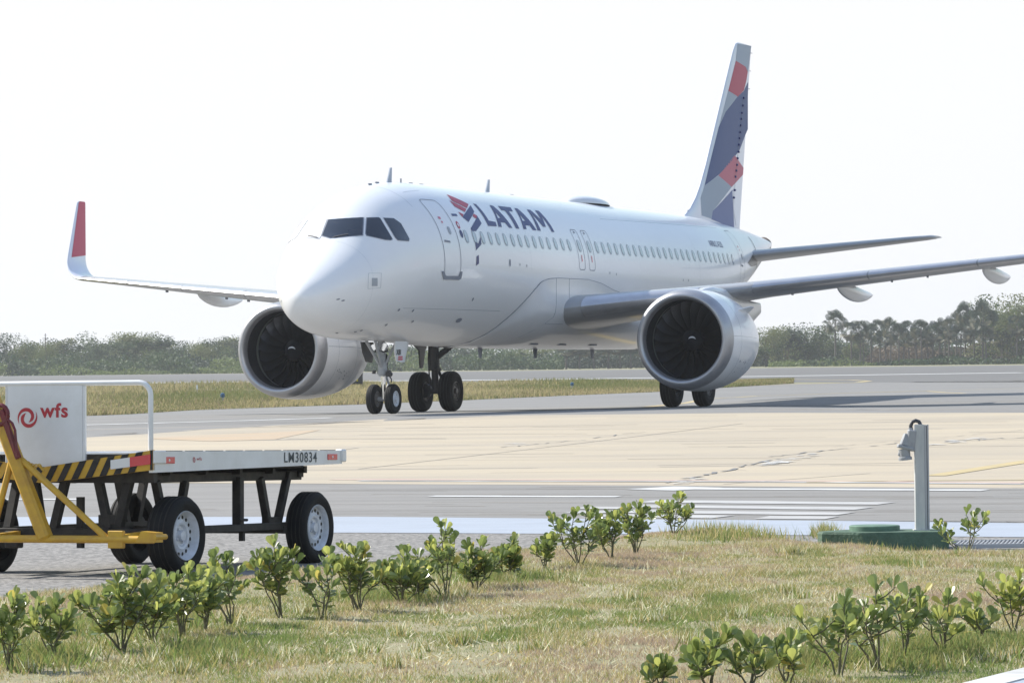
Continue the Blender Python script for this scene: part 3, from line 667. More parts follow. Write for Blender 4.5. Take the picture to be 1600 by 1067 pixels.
# belly fairing: a bulged skin over the wing joint
FTH = [(8.6, -1.55), (8.86, -.62), (9.6, -.50), (10.72, -.38), (11.242, -.2069), (12.3, -.155), (14.8, -.152), (15.9, -.19), (17.0, -.27), (19, -.36), (21.5, -.45), (23.2, -.75), (24.3, -1.55)]
FE = [(9.0, -1.50), (9.3, -1.1), (9.75, -.75), (10.3, -.50), (10.8, -.33), (11.25, -.2069), (11.8, -.17), (12.5, -.155), (14.8, -.152), (15.9, -.19), (17.0, -.27), (19, -.36), (21.5, -.45), (22.6, -.75), (23.3, -1.1), (23.8, -1.5)]
def fair(u, v, off=0):
    """u: x along, v: 0 edge .. 1 keel"""
    te = float(np.interp(u, [p[0] for p in FE], [p[1] for p in FE])); th = te+(-math.pi/2-te)*v
    t, b, w_, c = fusec(u); e = min(1, max(0, (u-9.0)/3.4)); e2 = min(1, max(0, (23.8-u)/3.0)); k = (e*e*(3-2*e))*(e2*e2*(3-2*e2))
    s = min(1, v/.28); s = s*s*(3-2*s)
    # squarer lower body, a little wider and deeper than the hull
    cs, sn = math.cos(th), math.sin(th); p = 2/3.1
    y = (w_+.22)*math.copysign(abs(cs)**p, cs); z = c-(c-b+.02)*abs(sn)**p
    y0 = w_*cs; z0 = c+(c-b)*sn
    q = k*s*.62
    return Vector((u, -((y0+(y-y0)*q)+off*cs), z0+(z-z0)*q+off*sn))
mb = MB()
us = np.linspace(9.0, 23.8, 75); vs_ = np.linspace(0, 1, 26)
for sg in (1, -1):
    rings = [[(lambda p: Vector((p.x, p.y*sg, p.z)))(fair(u, v, .022)) for v in vs_] for u in us]
    mb.loft(rings, closed_ring=False)
    edge = []
fb = mb.build('belly_fairing', M['fairing'], fuse, smooth=50)
mb = MB()
for sg in (1, -1):
    for L in ([(u, .0) for u in us[:48]],):
        mb.tube([Vector((p.x, p.y*sg, p.z)) for p in [fair(u, v, .018) for u, v in L]], .008, 5)
    for L in ([(12.3, v) for v in np.linspace(0, .30, 10)]+[(12.0, .38), (11.6, .5), (11.3, .6)], [(13.3, v) for v in np.linspace(0, .14, 6)], [(u, .39) for u in np.linspace(12.05, 13.35, 8)]):
        mb.tube([Vector((p.x, p.y*sg, p.z)) for p in [fair(u, v, .024) for u, v in L]], .006, 5)
mb.build('fairing_seams', M['seam'], fb)
mb = MB()
for x in (13.2, 15.4, 17.9): mb.box((x, -.9, 1.80), (.5, .16, .05), bev=.02)
for x, y in ((11.2, -.1), (15.9, .1), (20.3, 0)): mb.prism([(0, 0), (.3, 0), (.22, -.28), (.1, -.28)], (x, y, 1.72), (1, 0, 0), (0, 0, 1), .03)
mb.build('belly_antenna', M['seam'], fuse)

# antennas and satellite dome on the roof
for (x, h) in ((5.55, .38), (12.35, .36), (29.4, .24)):
    zt = fusec(x)[0]
    mb = MB(); mb.prism([(-.14, -.03), (.16, -.03), (.20, h), (.11, h)], (x, 0, zt), (1, 0, 0), (0, 0, 1), .028)
    mb.build('blade_antenna', M['fgrey'], fuse)
mb = MB()
rings = []
for u in np.linspace(0, 1, 25):
    x = 18.55+u*3.1; hh = .25*(math.sin(math.pi*min(1, u**.75))**.62 if 0 < u < 1 else 0)+.001; ww = .55*(math.sin(math.pi*u)**.5 if 0 < u < 1 else 0)+.01
    rings.append([Vector((x, ww*math.cos(a), 5.87+hh*math.sin(a))) for a in np.linspace(0, math.pi, 17)])
mb.loft(rings, closed_ring=False); mb.build('satellite_dome', M['fairing'], fuse, smooth=60)
mb = MB()
for x in (4.35, 4.8, 7.0, 7.7, 14.2): mb.box((x, 0, fusec(x)[0]+.015), (.18, .05, .04), bev=.01)
mb.box((6.35, 0, 5.93), (.03, .03, .14)); mb.build('roof_fitting', M['seam'], fuse)

# wings
def foil(n=18):
    """closed unit aerofoil, leading edge at 0, thickness 1 for t/c=1"""
    xs_ = [.5*(1-math.cos(math.pi*i/n)) for i in range(n+1)]
    yt = lambda x: 5*(.2969*math.sqrt(x)-.126*x-.3516*x*x+.2843*x**3-.1030*x**4)
    up = [(x, yt(x)*1.0+.012*math.sin(math.pi*x)) for x in xs_]; lo = [(x, -yt(x)*.95+.035*max(0, x-.55)*2*(1-x)*2) for x in xs_]
    return up[::-1]+lo[1:-1]
FO = foil()
def wsec(xle, y, z, c, tc, tw=0.0, cant=0.0):
    """section ring: cant turns the thickness direction (0 = up, 90 = outboard wall)"""
    out = []; ct, st = math.cos(tw), math.sin(tw)
    for a, b in FO:
        X = a*c; Z = b*c*tc
        x2 = X*ct+Z*st; z2 = -X*st+Z*ct
        out.append((xle+x2, y-math.copysign(1, y)*z2*math.sin(cant), z+z2*math.cos(cant)))
    return out
def chord(y): return 7.05-(3.3/6.4)*y if y < 6.4 else 3.75-(y-6.4)*.214
def wst(y):
    tc = np.interp(y, [0, 6.4, 17], [.152, .118, .108]); tw = R_(float(np.interp(y, [0, 6.4, 17], [2.6, 1.2, -.6])))
    return 11.9+.52*y, 2.74+.103*(y-2), chord(y), float(tc), tw
def wing_low(y, u):
    xle, z, c, tc, tw = wst(y); return xle+u*c, z-math.sin(tw)*u*c-.45*tc*c*math.sin(math.pi*min(1, u**.6))
for s in (-1, 1):
    mb = MB(); secs = []
    for y in (1.2, 2.2, 3.2, 4.2, 5.3, 6.4, 8, 10, 12, 14, 15.5, 16.6):
        xle, z, c, tc, tw = wst(y); secs.append(wsec(xle, s*y, z, c, tc, tw))
    mb.loft(secs); wg = mb.build('wing', M['wing'], plane, smooth=40)
    # bare metal slats along the leading edge
    for y0, y1 in ((2.35, 5.15), (6.5, 9.3), (9.34, 12.0), (12.04, 14.4), (14.44, 16.4)):
        mb = MB(); rr = []
        for y in np.linspace(y0, y1, 5):
            xle, z, c, tc, tw = wst(y); ring = wsec(xle-.012, s*y, z, c, tc*1.03, tw)
            k = [i for i, (a, b) in enumerate(FO) if a <= .115]
            rr.append([ring[i] for i in k])
        mb.loft(rr, closed_ring=False); mb.build('slat', M['slat'], wg, smooth=40)
    # flap track fairings
    for yy, L in ((8.25, 3.5), (11.95, 3.1)):
        xle, z, c, tc, tw = wst(yy); x0 = xle+.42*c; mb = MB(); rings = []
        for u in np.linspace(0, 1, 22):
            rad = max(.004, .20*math.sin(math.pi*min(1, .04+u**.8*.96))**.7 if u < 1 else .004)
            xx = x0+u*L; zz = z-.14-math.sin(tw)*(xx-xle)-.17*math.sin(math.pi*u*.75)
            rings.append([(xx, s*yy+rad*.85*math.cos(a), zz+rad*1.1*math.sin(a)) for a in np.linspace(0, 2*math.pi, 20, endpoint=False)])
        mb.loft(rings); mb.build('flap_track_fairing', M['nacelle'], wg, smooth=50)
    # little vortex strips / static wicks under the wing
    for yy in (7.2, 9.7, 10.6, 13.1):
        mb = MB(); x_, z_ = wing_low(yy, .3); mb.box((x_, s*yy, z_-.03), (.16, .02, .07)); mb.build('underwing_vane', M['seam'], wg)
    # sharklet
    mb = MB(); secs = []; P = []
    xle, z, c, tc, tw = wst(16.6)
    for t in np.linspace(0, 1, 22):
        if t < .45:
            q = t/.45; a = R_(84)*q; rad = .78; yy = 16.6+rad*math.sin(a); zz = z+rad*(1-math.cos(a)); xl = xle+.52*(yy-16.6)+.30*q*q; ch = 1.57-.38*q
        else:
            q = (t-.45)/.55; yy = 16.6+.78*math.sin(R_(84))+.20*q; zz = z+.78*(1-math.cos(R_(84)))+1.72*q; xl = xle+.52*.776+.30+1.06*q; ch = 1.19-.63*q; a = R_(84)
        P.append((xl, yy, zz, ch, a))
    zt = P[-1]; P.append((zt[0]+.12, zt[1]+.01, zt[2]+.05, zt[3]*.75, zt[4]))
    for xl, yy, zz, ch, a in P: secs.append(wsec(xl, s*yy, zz, ch, .10, 0, a))
    mb.loft(secs); sk = mb.build('sharklet', M['fwhite'], wg, smooth=50)
    # coloured panel on the inner face
    def shk(u, v, off, P=P, s=s):
        i = min(len(P)-1.001, max(0, v)); k = int(i); f_ = i-k; A_ = [P[k][j]*(1-f_)+P[k+1][j]*f_ for j in range(5)]
        xl, yy, zz, ch, a = A_; yt = 5*(.2969*math.sqrt(max(u, 0))-.126*u-.3516*u*u+.2843*u**3-.1030*u**4)+.012*math.sin(math.pi*u)
        n_ = ch*.10*yt+off
        return Vector((xl+u*ch, s*(yy-n_*math.sin(a)), zz+n_*math.cos(a)))
    lp = [(.13, 9.3)]+[(.13, v) for v in np.arange(10, 20.5, 1)]+[(.12, 21)]+[(.12, 21.4), (.12, 22), (1.0, 22)]+[(1.0, v) for v in np.arange(21, 9.2, -1)]
    decal('red_panel', [lp], shk, M['rose'], sk, off=.008, seg=.25)

# engines with pylons
_k = 1.035
NAC = [(3.60, .93), (3.62, 1.0), (3.3, 1.085), (2.8, 1.185), (2.2, 1.26), (1.6, 1.30), (1.0, 1.305), (.62, 1.295), (.36, 1.275)]
LIP = [(.36, 1.276), (.22, 1.255), (.12, 1.225), (.05, 1.185), (.01, 1.14), (0, 1.105), (.015, 1.07), (.05, 1.045), (.12, 1.022), (.22, 1.008)]
DUC = [(.22, 1.008), (.4, 1.0), (.62, 1.005), (.8, 1.015)]
NAC = [(a*1.02, b*_k) for a, b in NAC]; LIP = [(a, b*_k) for a, b in LIP]; DUC = [(a, b*_k) for a, b in DUC]
for s in (-1, 1):
    EX, EY, EZ = 11.40, s*(5.755 if s < 0 else 5.83), 1.80
    ax = Vector((1, -s*.02, -.015)).normalized()
    mb = MB(); mb.lathe(NAC, (EX, EY, EZ), ax, 96); nac = mb.build('engine', M['nacelle'], plane, smooth=40)
    mb = MB(); mb.lathe(LIP, (EX, EY, EZ), ax, 96); mb.build('inlet_lip', M['lip'], nac, smooth=50)
    mb = MB(); mb.lathe(DUC, (EX, EY, EZ), ax, 64, mi=0); mb.lathe([(.8, 1.05), (.82, 1.065), (.95, 1.065)], (EX, EY, EZ), ax, 64, mi=1); mb.lathe([(.95, 1.065), (1.5, 1.065), (1.5, .05)], (EX, EY, EZ), ax, 64, mi=0)
    mb.build('inlet_duct', [M['duct'], M['ring']], nac, smooth=40)
    # fan: 20 swept twisted blades
    mb = MB(); x0 = Vector((EX, EY, EZ)); e1 = ax.orthogonal().normalized(); e2 = ax.cross(e1)
    for k in range(20):
        g0 = 2*math.pi*k/20; vs = []
        for r_, sw, tw, cd_ in ((.30, 0, .35, .30), (.45, .02, .5, .36), (.62, .03, .68, .42), (.8, .0, .85, .46), (.92, -.06, .98, .46), (1.05, -.12, 1.06, .42)):
            for e in (-.5, 0, .5):
                axl = 1.08+sw*.6+e*cd_*math.cos(tw); tg = e*cd_*math.sin(tw)+.05*(1-4*e*e)
                a = g0+tg/r_-sw*.6
                vs.append(x0+ax*axl+(e1*math.cos(a)+e2*math.sin(a))*r_)
        fs = [(i*3+j, i*3+j+1, i*3+j+4, i*3+j+3) for i in range(5) for j in range(2)]; mb.add(vs, fs)
    fan = mb.build('fan', M['blade'], nac, smooth=60, fix=False)
    mb = MB(); mb.lathe([(.62, .003), (.66, .05), (.76, .13), (.90, .23), (1.05, .31), (1.2, .32)], (EX, EY, EZ), ax, 40)
    mb.build('spinner', M['spin'], nac, smooth=50)
    mb = MB()
    vs = []; nseg = 8
    for i in range(nseg+1):
        a = .5+i*.22; r_ = .02+.13*i/nseg; t_ = .62+(.04*r_/.05 if r_ < .05 else .04+(r_-.05)*1.25)-.012
        for dr in (-.03*math.sin(math.pi*i/nseg)-.001, .03*math.sin(math.pi*i/nseg)+.001):
            rr = r_+dr; t2 = (.62+.04*rr/.05 if rr < .05 else .66+(rr-.05)*1.25)-.010
            vs.append(x0+ax*t2+(e1*math.cos(a)+e2*math.sin(a))*rr)
    mb.add(vs, [(2*i, 2*i+1, 2*i+3, 2*i+2) for i in range(nseg)]); mb.build('spinner_swirl', M['white'], nac, fix=False)
    # core exhaust
    mb = MB(); mb.lathe([(3.0, .70), (3.6, .66), (4.2, .55), (4.55, .46), (4.56, .43), (4.2, .42)], (EX, EY, EZ), ax, 48); mb.lathe([(4.1, .30), (4.6, .26), (5.0, .14), (5.15, .01)], (EX, EY, EZ), ax, 32)
    mb.build('exhaust_core', M['exh'], nac, smooth=40)
    # cowl seams and scuffs
    def nacf(u, v, off, s=s):
        r_ = float(np.interp(u, [p[0] for p in NAC[::-1]], [p[1] for p in NAC[::-1]]))+off
        return x0+ax*u+Vector((0, -math.cos(v)*r_, math.sin(v)*r_))
    sl_ = []
    for u in (1.02, 2.35): sl_ += [[(u-.006, v), (u+.006, v), (u+.006, v+.16), (u-.006, v+.16)] for v in np.arange(-3.1, 3.0, .15)]
    for v in (.05, math.pi-.05): sl_ += [[(u, v-.005), (u+.3, v-.005), (u+.3, v+.005), (u, v+.005)] for u in np.arange(.4, 3.2, .29)]
    decal('cowl_seams', sl_, nacf, M['pane'], nac, off=.004, seg=.3)
    # seat of the scuffs: on the outboard port face (the side seen)
    r5 = random.Random(40+s); sc = []
    for i in range(17):
        u = r5.uniform(1.1, 2.2); v = -.52+r5.uniform(-.2, .14)+(u-1.5)*.05; du = r5.uniform(.02, .09); dv = r5.uniform(.01, .03); k_ = r5.uniform(-.03, .03)
        sc.append([(u, v), (u+du*.5, v-dv*.4), (u+du, v+k_), (u+du*.6, v+dv+k_), (u+du*.1, v+dv*.8)])
    decal('cowl_scuffs', sc, nacf, M['seam'], nac, off=.004, seg=.2)
    # nacelle strake
    for v in (.62, math.pi-.62):
        p = [nacf(1.5, v, 0), nacf(2.7, v, 0), nacf(2.6, v, .26), nacf(2.2, v, .22)]; nn = (p[1]-p[0]).cross(p[2]-p[0]).normalized()*.01
        mb = MB(); mb.add([q-nn for q in p]+[q+nn for q in p], [(3, 2, 1, 0), (4, 5, 6, 7), (0, 1, 5, 4), (1, 2, 6, 5), (2, 3, 7, 6), (3, 0, 4, 7)]); mb.build('strake', M['nacelle'], nac, smooth=0)
    # pylon
    mb = MB(); rings = []
    for (x, zb, zt_, hw) in ((12.7, 2.98, 3.06, .05), (13.2, 2.90, 3.16, .12), (13.8, 2.80, 3.22, .16), (14.5, 2.6, 3.20, .18), (15.3, 2.2, 3.16, .20), (16.3, 2.0, 3.0, .20), (17.3, 2.25, 2.9, .14), (18.3, 2.55, 2.85, .05)):
        rings.append([(x, EY+hw*math.copysign(abs(math.cos(a))**.6, math.cos(a)), (zb+zt_)/2+(zt_-zb)/2*math.copysign(abs(math.sin(a))**.7, math.sin(a))) for a in np.linspace(0, 2*math.pi, 20, endpoint=False)])
    mb.loft(rings); mb.build('pylon', M['fairing'], nac, smooth=50)

# fin
FL = [(5.35, 28.2), (5.85, 29.05), (6.15, 29.75), (6.5, 30.3), (6.887, 30.75), (7.6, 31.40), (9.0, 32.52), (10.5, 33.72), (11.45, 34.50), (11.68, 34.78), (11.76, 35.1)]
FTE = [(5.2, 34.75), (5.674, 34.80), (11.74, 36.48)]
def flr(z): return float(np.interp(z, [p[0] for p in FL], [p[1] for p in FL])), float(np.interp(z, [p[0] for p in FTE], [p[1] for p in FTE]))
def finp(x, z, off, sg=-1):
    l, t = flr(z); u = min(1, max(0, (x-l)/(t-l))); yt = 5*(.2969*math.sqrt(u)-.126*u-.3516*u*u+.2843*u**3-.1030*u**4)
    tc = .10 if z > 6.9 else .10*(4.3/(t-l))
    return Vector((x, sg*(yt*(t-l)*tc*.5*2*.5+off), z))
mb = MB(); rings = []
for z in (5.3, 5.6, 5.85, 6.0, 6.15, 6.3, 6.5, 6.7, 6.887, 7.2, 7.6, 8.3, 9, 9.8, 10.5, 11.0, 11.45, 11.6, 11.68, 11.73):
    l, t = flr(z); up = [(l+(t-l)*.5*(1-math.cos(math.pi*i/20))) for i in range(21)]
    rings.append([finp(x, z, .002, -1) for x in up]+[finp(x, z, .002, 1) for x in up[-2:0:-1]])
mb.loft(rings); fin = mb.build('tail_fin', M['fwhite'], plane, smooth=50)
for sg in (-1, 1):
    f_ = lambda x, z, off, sg=sg: finp(x, z, off, sg)
    for nm, key, m_ in (('fin_panel_red', 'red_top', 'rose'), ('fin_panel_blue', 'indigo', 'navy'), ('fin_panel_rose', 'red_low', 'pink'), ('fin_panel_grey', 'grey_low', 'fgrey'), ('fin_panel_grey', 'grey_mid', 'fgrey'), ('fin_panel_violet', 'indigo_low', 'navy2'), ('fin_panel_grey', 'grey_top', 'fgrey')):
        decal(nm, [FB[key]], f_, M[m_], fin, off=.007, seg=.3)
    mb = MB()
    for x, z in FB['hinge']: mb.box(finp(x+.02, z, .02, sg), (.10, .06, .07), bev=.02)
    mb.build('rudder_hinge', M['indigo'], fin)
    hp = [(35.42, 10.0), (34.1, 6.8), (34.02, 6.3), (34.35, 5.75)]
    decal('rudder_seam', [[(a[0]-.012, a[1]), (b_[0]-.012, b_[1]), (b_[0]+.012, b_[1]), (a[0]+.012, a[1])] for a, b_ in zip(hp, hp[1:])], f_, M['seam'], fin, off=.012, seg=.4)
mb = MB()
for z in (11.5, 10.9, 10.3): 
    x = flr(z)[1]; mb.tube([(x, 0, z), (x+.16, 0, z)], .012, 5)
mb.build('static_wick', M['seam'], fin)
# tailplanes
M['seal_refl'] = mat('seal_plate_painted_reflection', (.17, .16, .155), .35, metal=.3, var=.3, vscale=5)  # seal plate darkened to paint in the dark reflection at the root
for s in (-1, 1):
    mb = MB(); secs = []
    for y, xl, ch in ((.5, 31.55, 4.1), (1.2, 32.05, 3.75), (3.0, 33.3, 2.95), (5.0, 34.68, 2.1), (5.9, 35.30, 1.72), (6.12, 35.55, 1.4), (6.22, 35.95, .9)):
        secs.append(wsec(xl, s*y, 4.62+.105*(y-.5), ch, .10, R_(-1)))
    mb.loft(secs); hs = mb.build('tailplane', M['wing'], plane, smooth=40)
    def hsf(u, v, off, s=s): return fus(u, v if s < 0 else math.pi-v, off)
    lp = strip_loop([(32.9, th_at(32.9, z)) for z in np.linspace(4.05, 5.3, 8)], .06)
    decal('tailplane_slot', lp, hsf, M['seamd'], hs, off=.01)
    lp = [(30.9, th_at(30.9, 4.42)), (31.5, th_at(31.5, 4.56)), (32.9, th_at(32.9, 4.92)), (32.9, th_at(32.9, 4.42)), (31.6, th_at(31.6, 4.32))]
    decal('root_plate_reflection', [lp], hsf, M['seal_refl'], hs, off=.012)
mb = MB(); mb.tube([fus(37.4, 0)*.5+fus(37.4, math.pi)*.5, (37.75, 0, 5.26)], [.27, .17], 20); mb.build('exhaust_pipe', M['exh'], fuse)

# landing gear
def wheel(name, c, R, W, mats, parent, rimr, holes=0, ydir=1, dish=.25):
    """tyre + rim, axis along local y"""
    h = W/2; mb = MB(); e = .38*W
    prof = [(-h*.55, rimr), (-h*.8, rimr*1.03), (-h, rimr+(R-rimr)*.35), (-h*1.0, rimr+(R-rimr)*.6), (-h*.88, R-.10*(R-rimr)*1.6), (-h*.66, R-.03*R), (-h*.35, R-.004*R), (0, R), (h*.35, R-.004*R), (h*.66, R-.03*R), (h*.88, R-.10*(R-rimr)*1.6), (h, rimr+(R-rimr)*.6), (h, rimr+(R-rimr)*.35), (h*.8, rimr*1.03), (h*.55, rimr)]
    mb.lathe(prof, c, (0, 1, 0), 48, mi=0)
    for g_ in (-.22, 0, .22):
        mb.lathe([(g_*W-.004, R-.002), (g_*W-.004, R+.0015), (g_*W+.004, R+.0015), (g_*W+.004, R-.002)], c, (0, 1, 0), 48, mi=2)
    for sg in (-1, 1):
        mb.lathe([(sg*h*.80, rimr*1.03), (sg*h*.86, rimr*.97), (sg*h*.60, rimr*.90), (sg*h*.42, rimr*.62), (sg*h*.62, rimr*.52), (sg*h*.66, rimr*.36), (sg*h*.95, rimr*.30), (sg*h*1.0, rimr*.2), (sg*h*1.0, .001)], c, (0, 1, 0), 36, mi=1)
        for k in range(holes):
            a = 2*math.pi*k/holes; mb.lathe([(sg*h*.535, rimr*.085), (sg*h*.54, .001)], (c[0]+math.cos(a)*rimr*.76, c[1], c[2]+math.sin(a)*rimr*.76), (0, 1, 0), 8, mi=2)
    return mb.build(name, mats, parent, smooth=35)
NX = 4.95; NZ = .02
mb = MB()
mb.tube([(NX-.10, 0, 1.95), (NX-.03, 0, 1.25)], .095, 16, mi=0); mb.tube([(NX-.03, 0, 1.32), (NX-.01, 0, .98)], .12, 16, mi=0)
mb.tube([(NX-.01, 0, 1.0), (NX, 0, .40)], .062, 16, mi=1); mb.tube([(NX, -.30, .40), (NX, .30, .40)], .055, 12, mi=0)
mb.tube([(NX+.10, 0, 1.05), (NX+.34, 0, .78), (NX+.08, 0, .50)], .035, 8, mi=0)                       # torque link
mb.tube([(NX-.05, 0, 1.15), (NX-.75, -.12, 1.85)], .04, 8, mi=0); mb.tube([(NX-.05, 0, 1.15), (NX-.75, .12, 1.85)], .04, 8, mi=0)
for s in (-1, 1):
    mb.tube([(NX-.03, s*.05, 1.22), (NX-.1, s*.42, 1.85)], .032, 8, mi=0)
    mb.tube([(NX-.12, s*.2, 1.12), (NX-.13, s*.2, 1.04)], .05, 10, mi=2)
    mb.tube([(NX-.02, s*.07, 1.5), (NX-.02, s*.13, 1.3), (NX-.01, s*.10, 1.05)], .014, 6, mi=2)
mb.tube([(NX-.02, 0, 1.02), (NX-.02, 0, 1.10)], .15, 16, mi=0)
mb.tube([(NX-.25, -.14, 1.70), (NX-.12, -.14, 1.70)], [.10, .075], 14, mi=1); mb.tube([(NX-.22, .16, 1.70), (NX-.12, .16, 1.70)], [.075, .06], 14, mi=1)
mb.box((NX-.1, 0, 1.62), (.12, .34, .10), bev=.02, mi=2); mb.box((NX+.04, 0, 1.45), (.1, .2, .16), bev=.02, mi=2)
mb.tube([(NX-.10, -.2, .98), (NX-.10, -.26, .9), (NX-.06, -.24, .82)], .016, 6, mi=2); mb.tube([(NX-.20, -.21, 1.02), (NX-.05, -.21, 1.02)], .07, 12, mi=2)
ng = mb.build('nose_gear', [M['strut'], M['chrome'], M['dark']], plane, smooth=40)
wheel('nose_wheel', (NX, -.25, .38+NZ), .375, .215, [M['rubber'], M['rimw'], M['dark']], ng, .195, holes=8)
wheel('nose_wheel', (NX, .25, .38+NZ), .375, .215, [M['rubber'], M['rimg'], M['dark']], ng, .195, holes=8)
for s in (-1, 1):
    mb = MB(); mb.prism([(.2, 0), (.98, 0), (.90, -.30), (.74, -.52), (.38, -.50), (.22, -.26)], (NX-.50, s*.46, 1.84), (1, 0, 0), (0, s*.10, 1), .03)
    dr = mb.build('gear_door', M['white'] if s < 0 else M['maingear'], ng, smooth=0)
    if s < 0:
        tx = text_on('gear_door_letters', 'XBI', .19, lambda a, b: Vector((NX-.20+a, -.486-(.0)-(1.50-1.84+b)*.10*-1*-1, 1.50+b)), M['dark'], ng, bold=.004)
        mb = MB()
        for i, dz in enumerate((0, .07)): mb.prism([(0, 0), (.28, 0), (.30, .045), (.03, .045)], (NX-.07, -.44-.0, 1.365+dz*.8), (1, 0, 0), (0, -.10, 1), .006)
        mb.build('gear_door_flag', M['red'], ng, smooth=0)
    mb = MB(); mb.prism([(0, 0), (.42, 0), (.36, -.5), (.08, -.5)], (NX+.40, s*.36, 1.82), (1, 0, 0), (0, s*.2, 1), .025); mb.build('rear_gear_door', M['white'], ng, smooth=0)
for s in (-1, 1):
    GX, GY = 17.71, s*3.795
    mb = MB()
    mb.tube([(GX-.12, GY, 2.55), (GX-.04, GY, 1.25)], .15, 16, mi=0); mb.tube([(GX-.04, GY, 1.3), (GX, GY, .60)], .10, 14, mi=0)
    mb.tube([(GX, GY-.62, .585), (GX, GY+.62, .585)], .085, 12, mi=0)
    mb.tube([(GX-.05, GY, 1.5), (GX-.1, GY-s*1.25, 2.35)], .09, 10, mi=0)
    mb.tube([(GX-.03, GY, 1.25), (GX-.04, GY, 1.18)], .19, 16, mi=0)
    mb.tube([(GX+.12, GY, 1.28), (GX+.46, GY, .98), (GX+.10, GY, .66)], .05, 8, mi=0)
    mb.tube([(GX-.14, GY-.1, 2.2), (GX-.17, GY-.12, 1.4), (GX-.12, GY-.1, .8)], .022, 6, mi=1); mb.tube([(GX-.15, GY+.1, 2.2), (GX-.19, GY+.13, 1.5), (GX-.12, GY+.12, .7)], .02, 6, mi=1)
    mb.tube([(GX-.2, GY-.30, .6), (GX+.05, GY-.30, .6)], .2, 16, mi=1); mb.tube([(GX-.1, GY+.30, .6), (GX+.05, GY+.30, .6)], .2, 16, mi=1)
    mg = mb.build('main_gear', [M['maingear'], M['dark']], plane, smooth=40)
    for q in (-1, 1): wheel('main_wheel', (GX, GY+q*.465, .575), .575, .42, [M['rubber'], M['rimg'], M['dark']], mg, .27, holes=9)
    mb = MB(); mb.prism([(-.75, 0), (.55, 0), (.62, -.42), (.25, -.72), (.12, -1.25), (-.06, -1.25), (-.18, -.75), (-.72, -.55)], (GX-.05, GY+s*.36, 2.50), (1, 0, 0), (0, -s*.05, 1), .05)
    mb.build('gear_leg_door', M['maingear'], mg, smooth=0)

# ================================================================ BAGGAGE DOLLY
M['cwhite'] = mat('dolly_white_paint', (.76, .77, .79), .45, var=.2, vscale=2.5, col2=(.64, .64, .64), vdetail=9)
M['cblack'] = mat('dolly_black_paint', (.012, .012, .013), .6, spec=.25, var=.2, vscale=8, col2=(.05, .045, .04))
M['cyellow'] = mat('dolly_yellow_paint', (.60, .36, .02), .45, var=.22, vscale=9, col2=(.42, .23, .03), vdetail=9)
M['cred'] = mat('dolly_red_paint', (.17, .014, .018), .4, var=.2, vscale=9, col2=(.10, .012, .014))
M['refl'] = mat('red_reflector', (.55, .02, .03), .25, coat=.5)
M['reflw'] = mat('white_reflector', (.66, .66, .66), .25, coat=.5)
M['wfs'] = mat('company_red', (.42, .03, .045), .45)
M['cnum'] = mat('stencil_paint', (.05, .065, .075), .6)
M['rimc'] = mat('dolly_wheel_white', (.74, .77, .84), .4, var=.25, vscale=10, col2=(.45, .46, .48))
YAW = -22.0
P0 = atD(238, 705, 29.3); zg = gz(P0.x, P0.y)
dolly = empty('baggage_dolly', (P0.x, P0.y, zg), R_(YAW)); dolly.rotation_euler = (R_(-1.25), 0, R_(YAW))
tag(dolly, 'flat white baggage dolly with striped yellow front edge and raised yellow towbar on rough asphalt', 'baggage cart')
DM = Matrix.Translation(dolly.location) @ dolly.rotation_euler.to_matrix().to_4x4(); DI = DM.inverted()
HD = P0.z-zg                                   # deck height
def onpl(px, py, ax, val):
    """local point of a dolly face (ax 0: x=val, 1: y=val) seen at this place"""
    o = DI @ Vector(CAM); v = DI.to_3x3() @ Vector(pray(px, py)); t = (val-o[ax])/v[ax]; return o+v*t
W_ = 1.74; L_ = 3.50
# side frame, tapering to the rear, and deck
mb = MB()
for x in (-.02, -W_+.02): mb.prism([(.0, HD), (L_, HD), (L_, HD-.115), (.0, HD-.165)], (x, 0, 0), (0, 1, 0), (0, 0, 1), .04)
mb.box((-W_/2, L_-.02, HD-.0575), (W_-.08, .04, .115)); mb.box((-.018, L_+.015, HD-.045), (.07, .09, .11), bev=.01); mb.box((-.012, .09, HD-.045), (.052, .20, .10), bev=.006)
mb.box((-W_/2, L_/2+.02, HD-.016), (W_-.082, L_-.086, .012))
frame = mb.build('deck', M['cwhite'], dolly, smooth=20)
mb = MB()
for i in range(9): mb.box((-.035, .40+i*.36, HD+.002), (.03, .26, .006))
mb.build('deck_rivets', M['cnum'], frame, smooth=0)
mb = MB()
mb.box((-W_/2, .13, HD-.20), (W_-.1, .06, .09)); mb.box((-W_/2, L_-.5, HD-.17), (W_-.3, .08, .11))
for x in (-.20, -W_+.20, -W_/2): mb.box((x, L_/2-.1, HD-.21), (.06, L_-.7, .075), bev=.005)
for i in range(5): mb.box((-W_/2, .5+i*.62, HD-.16), (W_-.2, .05, .06))
mb.box((-W_/2, L_/2-.25, HD-.135), (W_-.16, L_-.75, .02))
